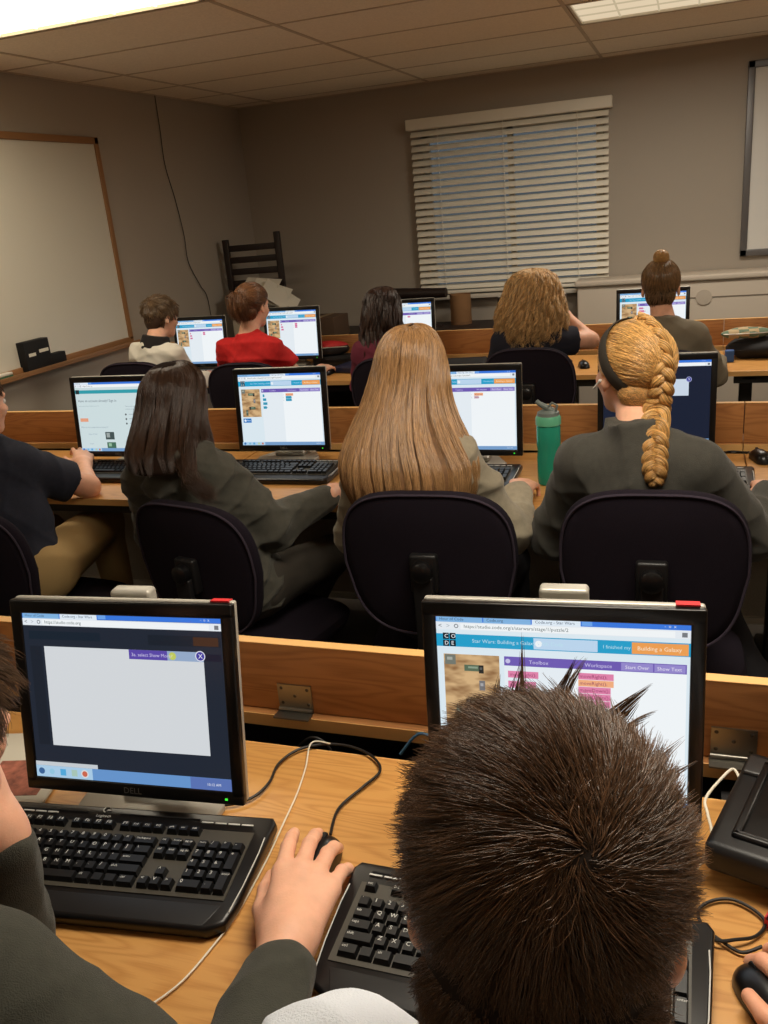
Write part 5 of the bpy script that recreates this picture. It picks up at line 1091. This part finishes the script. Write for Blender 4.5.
# keyboards' neighbours: black case
bc_ = tag(root('hard_case', (.040, 1.000, .767), -.30), 'black hard case with a raised rim lying at the right end of the near desk', 'case')
MB().box(0, 0, -.018, .34, .235, .028, M_black, .012).build('shell', bc_)
b = MB()
for q in ((.028, .028, .312, .040), (.028, .195, .312, .207), (.028, .028, .040, .207), (.300, .028, .312, .207)): b.box(q[0], q[1], .024, q[2], q[3], .035, M_gloss, .004)
b.build('rim', bc_); MB().box(.038, .038, .024, .302, .197, .0295, mat('dark_panel', (14, 13, 14), .3), .002).build('lid_panel', bc_)
MB().box(.006, .17, .02, .040, .215, .034, mat('clip_grey', (44, 42, 42), .4), .004).build('clip', bc_)
bk = tag(root('book', (.115, .935, .7315), -.42), 'red and blue covered book under the black case at the right edge', 'book')
MB().box(0, 0, 0, .17, .22, .003, mat('cover_red', (190, 44, 50), .5)).box(0, 0, .013, .17, .22, .016, mat('cover_blue', (48, 58, 96), .45)).box(-.002, 0, 0, .003, .22, .016, mat('cover_red', (190, 44, 50), .5)).build('cover', bk)
MB().box(.003, .003, .003, .167, .217, .013, M_paper).build('pages', bk)
fo = tag(root('folder', (-1.16, 1.00, .731), .25), 'pale folder with printed picture behind the left monitor at the left edge', 'folder')
MB().box(-.15, -.11, 0, .15, .11, .006, mat('folder_cover', (206, 200, 184), .5), .002).build('cover', fo); MB().box(.02, -.08, .006, .13, .02, .0068, mat('folder_print', (156, 92, 74), .6, var=.5, vscale=60)).build('printed_picture', fo)

# green bottle
bt = tag(root('water_bottle', (-.402, 2.70, .73)), 'teal translucent water bottle with grey spout lid beside the braided girl', 'bottle')
M_teal = mat('teal_plastic', (70, 200, 170), .12, trans=.6, ior=1.25); M_lid = mat('lid_grey', (108, 118, 114), .45); M_mint = mat('lid_band', (96, 176, 140), .5)
b = MB(); b.lathe([(.030, 0), (.036, .003), (.038, .02), (.038, .09), (.0355, .11), (.038, .13), (.038, .19), (.034, .197), (.031, .197), (.035, .188), (.035, .13), (.0325, .11), (.035, .09), (.035, .02), (.031, .006), (.0, .006)], M_teal, 32); b.build('body', bt)
b = MB(); b.lathe([(.0, .008), (.033, .008), (.034, .02), (.034, .09), (.0318, .11), (.034, .13), (.034, .150), (0, .150)], mat('water_green', (90, 200, 178), .05, trans=.8, ior=1.33), 28); b.build('water', bt)
b = MB(); b.lathe([(.036, .197), (.040, .197), (.040, .218), (.036, .226), (.0, .226)], M_mint, 32); b.lathe([(.036, .224), (.034, .236), (.022, .242), (0, .242)], M_lid, 28); b.build('lid', bt)
b = MB(); b.tube([(.016, 0, .238), (-.004, 0, .250), (-.026, 0, .262), (-.036, 0, .272)], [.011, .010, .008, .007], M_lid, 12); b.build('spout', bt)
b = MB(); b.tube([(.024, -.006, .236), (.030, -.006, .258), (.014, -.006, .266), (.0, -.006, .252)], .004, M_lid, 8); b.build('carry_loop', bt)

mouse(.245, 2.97, .3, 'black mouse on the second row desk at the right edge')
mouse(-.50, 4.66, .3, 'black mouse on the back row desk right of the curly haired girl')
mouse(-.470, 2.565, .0, 'mouse under the hand of the long blonde haired girl')
mouse(-1.955, 4.655, .0, 'mouse under the hand of the red shirted pupil')
cord([(.21, 3.05, .735), (.15, 3.06, .735), (.10, 2.98, .735), (.08, 2.92, .735)], .0022, M_cable, 'dark cord on the second row desk at the right edge')
cord([(-1.13, 2.95, .735), (-1.05, 2.98, .735), (-1.0, 3.04, .735), (-1.02, 3.10, .72)], .0022, M_cable, 'dark cord right of the second row centre monitor')
cord([(-2.33, 2.98, .735), (-2.36, 3.02, .735), (-2.28, 3.03, .735), (-2.20, 2.96, .735), (-2.14, 2.93, .735)], .003, M_cable, 'dark cord behind the navy shirted boy\'s hands')
cord([(-.475, 2.60, .62), (-.44, 2.85, .52), (-.42, 3.0, .35), (-.42, 3.05, .15), (-.44, 3.08, .012)], .005, M_cable, 'dark cable hanging under the second row desk to the floor')
cord([(-2.02, 3.05, .60), (-2.02, 3.1, .3), (-2.08, 3.06, .10), (-2.15, 3.0, .012)], .004, M_cable, 'dark cable hanging by the charcoal hoodie girl\'s chair')
ob = tag(root('outlet_box', (-1.50, 3.05, 0)), 'small floor outlet box at the foot of the second row panel', 'outlet')
MB().box(-.05, -.04, 0, .05, .04, .06, mat('outlet_metal', (136, 126, 100), .5, .3), .005).build('box', ob); MB().box(-.035, -.0415, .012, .035, -.039, .048, M_black, .002).build('cover_plate', ob); MB().box(-.018, -.015, .06, .012, .015, .085, M_cablew, .004).build('plug', ob)

# back row desk clutter
ub = tag(root('speaker_box', (-2.03, 4.945, .731), .2), 'low black box under the red and black pencil case', 'box')
MB().box(-.12, -.055, 0, .12, .055, .060, M_blackm, .006).build('housing', ub); MB().box(-.10, -.0565, .015, .10, -.0545, .045, M_gloss, .002).build('front_panel', ub)
pc = tag(root('pencil_case', (-2.05, 4.94, .792), .25), 'red and black pencil case between two back row monitors', 'pencil case')
F = Field(.004); F.ell((0, 0, .035), (.125, .05, .045), k=.01); v, f = F.mesh(post=folds(.003, 3), clip=lambda X, Y, Z: np.maximum(-Z, Z-.10+0*X+0*Y)); o = np_mesh('pouch', [(v, f, mat('pouch_black', (30, 26, 28), .6))], None, pc)
F = Field(.004); F.ell((0, 0, .040), (.129, .054, .048), k=.01); v, f = F.mesh(post=folds(.003, 3), clip=lambda X, Y, Z: np.maximum(.055-Z+0*X+0*Y, 0*X+0*Y+Z-.2)); np_mesh('red_top', [(v, f, mat('pouch_red', (176, 34, 36), .6))], None, pc)
F = Field(.004); F.ell((-.11, 0, .035), (.03, .055, .045), k=.01); v, f = F.mesh(clip=lambda X, Y, Z: -Z+0*X+0*Y); np_mesh('red_end', [(v, f, mat('pouch_red', (176, 34, 36), .6))], None, pc)
MB().tube([(-.11, -.050, .052), (-.04, -.0565, .054), (.05, -.0565, .054), (.115, -.045, .052)], .003, M_silver, 6).build('zip', pc)
bn_ = tag(root('binder', (-1.83, 4.76, .731), -.2), 'dark blue binder lying by the maroon topped pupil\'s elbow', 'binder')
MB().box(-.09, -.10, 0, .09, .10, .035, mat('binder_blue', (34, 38, 62), .35), .006).build('cover', bn_); MB().box(-.084, -.098, .006, .088, -.0995, .029, M_paper).build('pages', bn_)
nb_ = tag(root('notebook', (-1.20, 4.72, .731), .1), 'black zipped folder lying left of the curly haired girl', 'folder')
MB().box(-.16, -.10, 0, .16, .10, .045, M_blackm, .012).build('cover', nb_); MB().tube([(-.15, -.1015, .023), (.15, -.1015, .023)], .003, M_cable, 6).build('zip', nb_)
cs = tag(root('laptop_case', (.41, 4.86, .731), .08), 'black zipped case on the back row desk at the right', 'case')
F = Field(.006); F.ell((0, 0, .045), (.21, .14, .055), k=.01); F.cap((-.13, -.06, .04), (.13, -.06, .04), .045, k=.02); F.cap((-.13, .06, .04), (.13, .06, .04), .045, k=.02); v, f = F.mesh(post=folds(.003, 8), clip=lambda X, Y, Z: -Z+0*X+0*Y); np_mesh('shell', [(v, f, M_blackm)], None, cs)
MB().tube([(-.19, -.09, .045), (-.10, -.112, .048), (.10, -.112, .048), (.19, -.09, .045)], .0035, M_cable, 6).build('zip', cs)
M_plaid = bpy.data.materials.new('plaid_cloth'); M_plaid.use_nodes = True; nt = M_plaid.node_tree; bb = nt.nodes['Principled BSDF']; tc = nt.nodes.new('ShaderNodeTexCoord'); mp = nt.nodes.new('ShaderNodeMapping'); mp.inputs['Scale'].default_value = (14, 14, 14); ck = nt.nodes.new('ShaderNodeTexChecker'); ck.inputs['Scale'].default_value = 1.5
ck.inputs['Color1'].default_value = (*lin((172, 150, 116)), 1); ck.inputs['Color2'].default_value = (*lin((96, 112, 92)), 1); nt.links.new(tc.outputs['Object'], mp.inputs[0]); nt.links.new(mp.outputs[0], ck.inputs['Vector']); nt.links.new(ck.outputs['Color'], bb.inputs['Base Color']); bb.inputs['Roughness'].default_value = .9
pl = tag(root('pouch', (.30, 4.81, .832), .15), 'small plaid pouch lying on the black zipped case', 'pouch')
F = Field(.004); F.ell((0, 0, .024), (.13, .055, .030), k=.01); v, f = F.mesh(post=folds(.003, 9), clip=lambda X, Y, Z: -Z+0*X+0*Y); np_mesh('cloth', [(v, f, M_plaid)], None, pl); MB().tube([(-.12, -.03, .026), (-.04, -.054, .028), (.04, -.054, .028), (.12, -.03, .026)], .003, M_silver, 6).build('zip', pl)
bp_ = tag(MB().box(-.022, -.02, 0, .022, .02, .06, mat('blue_packet', (44, 82, 140), .5), .006).build('eraser', loc=(.215, 4.70, .731)), 'small blue item standing left of the plaid pouch', 'eraser')
wc = tag(root('webcam', (.47, 5.06, .892)), 'small round dark webcam on the back row board at the right', 'webcam')
MB().box(-.02, -.015, 0, .02, .015, .008, M_black, .003).tube([(0, 0, .006), (0, 0, .025)], .005, M_black, 8).build('stand', wc); b = MB(); b.ball((0, 0, .045), .026, M_gloss, 18); b.lathe([(.0, 0), (.014, 0), (.016, .004), (0, .004)], M_black, 16, Matrix.Translation((0, -.024, .045)) @ Matrix.Rotation(rad(90), 4, 'X')); b.build('head', wc)

# ------------------------------------------------------------------ back of the room
M_dw = mat('dark_wood', (40, 28, 24), .5)
tb = tag(root('side_table', (-2.15, 6.20, 0)), 'low dark table along the back wall under the blind', 'table')
MB().box(-1.18, -.46, .70, 1.33, .46, .735, M_dw, .004).build('table_top', tb)
for x in (-1.12, 0, 1.27):
    for y in (-.40, .40): MB().box(x-.025, y-.025, 0, x+.025, y+.025, .70, M_dw, .003).build('leg', tb)
MB().box(-1.15, -.43, .60, 1.30, -.41, .70, M_dw).box(-1.15, .41, .05, 1.30, .43, .70, M_dw).build('apron', tb)
rk = tag(root('slatted_rack', (-3.075, 6.12, .735), .10), 'dark wooden slatted rack standing in the back corner', 'rack')
for sx in (-1, 1): MB().box(sx*.205-.022, -.02, 0, sx*.205+.022, .02, .78 if sx > 0 else .75, M_dw, .005).box(sx*.205-.02, -.20, .0, sx*.205+.02, .02, .03, M_dw, .004).build('post', rk)
for k in range(4): MB().box(-.185, -.010, .66-.085*k, .185, .010, .705-.085*k, M_dw, .003).build('slat', rk)
MB().box(-.185, -.19, .34, .185, -.005, .355, M_dw, .002).build('shelf', rk)
for k in range(3):
    pp = tag(MB().box(-.14, -.12, 0, .14, .12, .0012, M_paper).build('paper', loc=(-2.98+.09*k, 5.96-.02*k, 1.125-.03*k), rot=(rad(34-4*k), rad(6+16*k), .2*k)), ['white paper sheet on top of the rack papers in the corner', 'white paper sheet curling over the right side of the corner rack', 'white paper sheet hanging lowest beside the corner rack'][k], 'paper', 'papers on the corner rack')
cb = tag(root('cardboard_box', (-2.93, 5.86, .735), .12), 'pale cardboard box on the corner table behind the red shirted pupil', 'box')
M_card = mat('card_pale', (186, 174, 154), .85); M_cardb = mat('card_brown', (146, 108, 72), .85)
MB().box(-.20, -.10, 0, .20, .10, .25, M_card, .003).build('carton', cb); MB().box(-.203, -.103, .20, .203, .103, .262, mat('card_lid', (132, 120, 102), .85), .003).build('lid', cb)
cb = tag(root('cardboard_box', (-2.50, 6.0, .735), -.1), 'brown cardboard box right of the pale box in the corner', 'box'); MB().box(-.13, -.12, 0, .13, .12, .17, mat('card_dark', (84, 64, 48), .85), .003).build('carton', cb); MB().box(-.025, -.1212, 0, .025, .1212, .1712, mat('tape', (130, 110, 80), .4)).build('tape', cb)
ro = tag(root('paper_roll', (-1.60, 6.50, .735)), 'tan cylindrical cardboard tub standing under the blind', 'tub'); b = MB(); b.lathe([(.075, 0), (.078, .004), (.078, .22), (.070, .22), (.070, .20), (0, .20)], M_cardb, 30); b.build('tub_wall', ro); b = MB(); b.lathe([(.0795, .0), (.0795, .02), (.0785, .02)], mat('card_rim', (120, 86, 56), .8), 30); b.build('rim', ro)
sn = tag(root('desk_lamp', (-1.80, 6.42, .735)), 'dark desk lamp silhouette standing left of the tan tub', 'lamp')
b = MB(); b.lathe([(0, 0), (.075, 0), (.075, .012), (.02, .02), (0, .02)], M_dw, 24); b.build('base', sn); MB().tube([(0, 0, .015), (0, 0, .24), (-.02, 0, .26)], .012, M_dw, 10).build('stem', sn)
b = MB(); b.tube([(.12, -.02, .245), (-.30, .02, .25)], [.035, .045], M_dw, 16); b.build('lamp_shade', sn)
bg = tag(root('backpack', (-2.06, 6.36, .735)), 'dark bundled bag on the table behind the wavy haired pupil', 'bag')
F = Field(.008); F.ell((0, 0, .07), (.16, .11, .085), k=.02); F.ell((.07, .0, .10), (.08, .07, .05), k=.03); v, f = F.mesh(post=folds(.006, 30), clip=lambda X, Y, Z: -Z+0*X+0*Y); np_mesh('sack', [(v, f, mat('bag_cloth', (44, 36, 36), .9))], None, bg); MB().tube([(-.06, 0, .15), (-.03, -.01, .20), (.03, -.01, .20), (.06, 0, .15)], .007, M_cable, 8).build('handle', bg)
# eraser holder in the pen tray
eh = tag(root('marker_holder', (XL+.035, 3.87, .953)), 'black marker holder standing on the whiteboard pen tray', 'holder')
MB().box(-.015, -.11, 0, .035, .09, .155, M_blackm, .004).box(-.01, .09, 0, .035, .21, .06, M_blackm, .004).build('box', eh); b = MB()
b.box(.0352, -.085, .075, .0362, -.03, .092, M_paper); b.box(.0352, .0, .085, .0362, .075, .102, M_paper); b.build('label_strip', eh)
er = tag(root('whiteboard_eraser', (XL+.035, 3.60, .953)), 'small whiteboard eraser at the left of the pen tray', 'eraser'); MB().box(-.012, -.05, 0, .028, .05, .012, mat('felt', (60, 96, 70), .9), .002).build('felt_pad', er); MB().box(-.012, -.05, .012, .028, .05, .026, M_white, .004).build('grip', er)
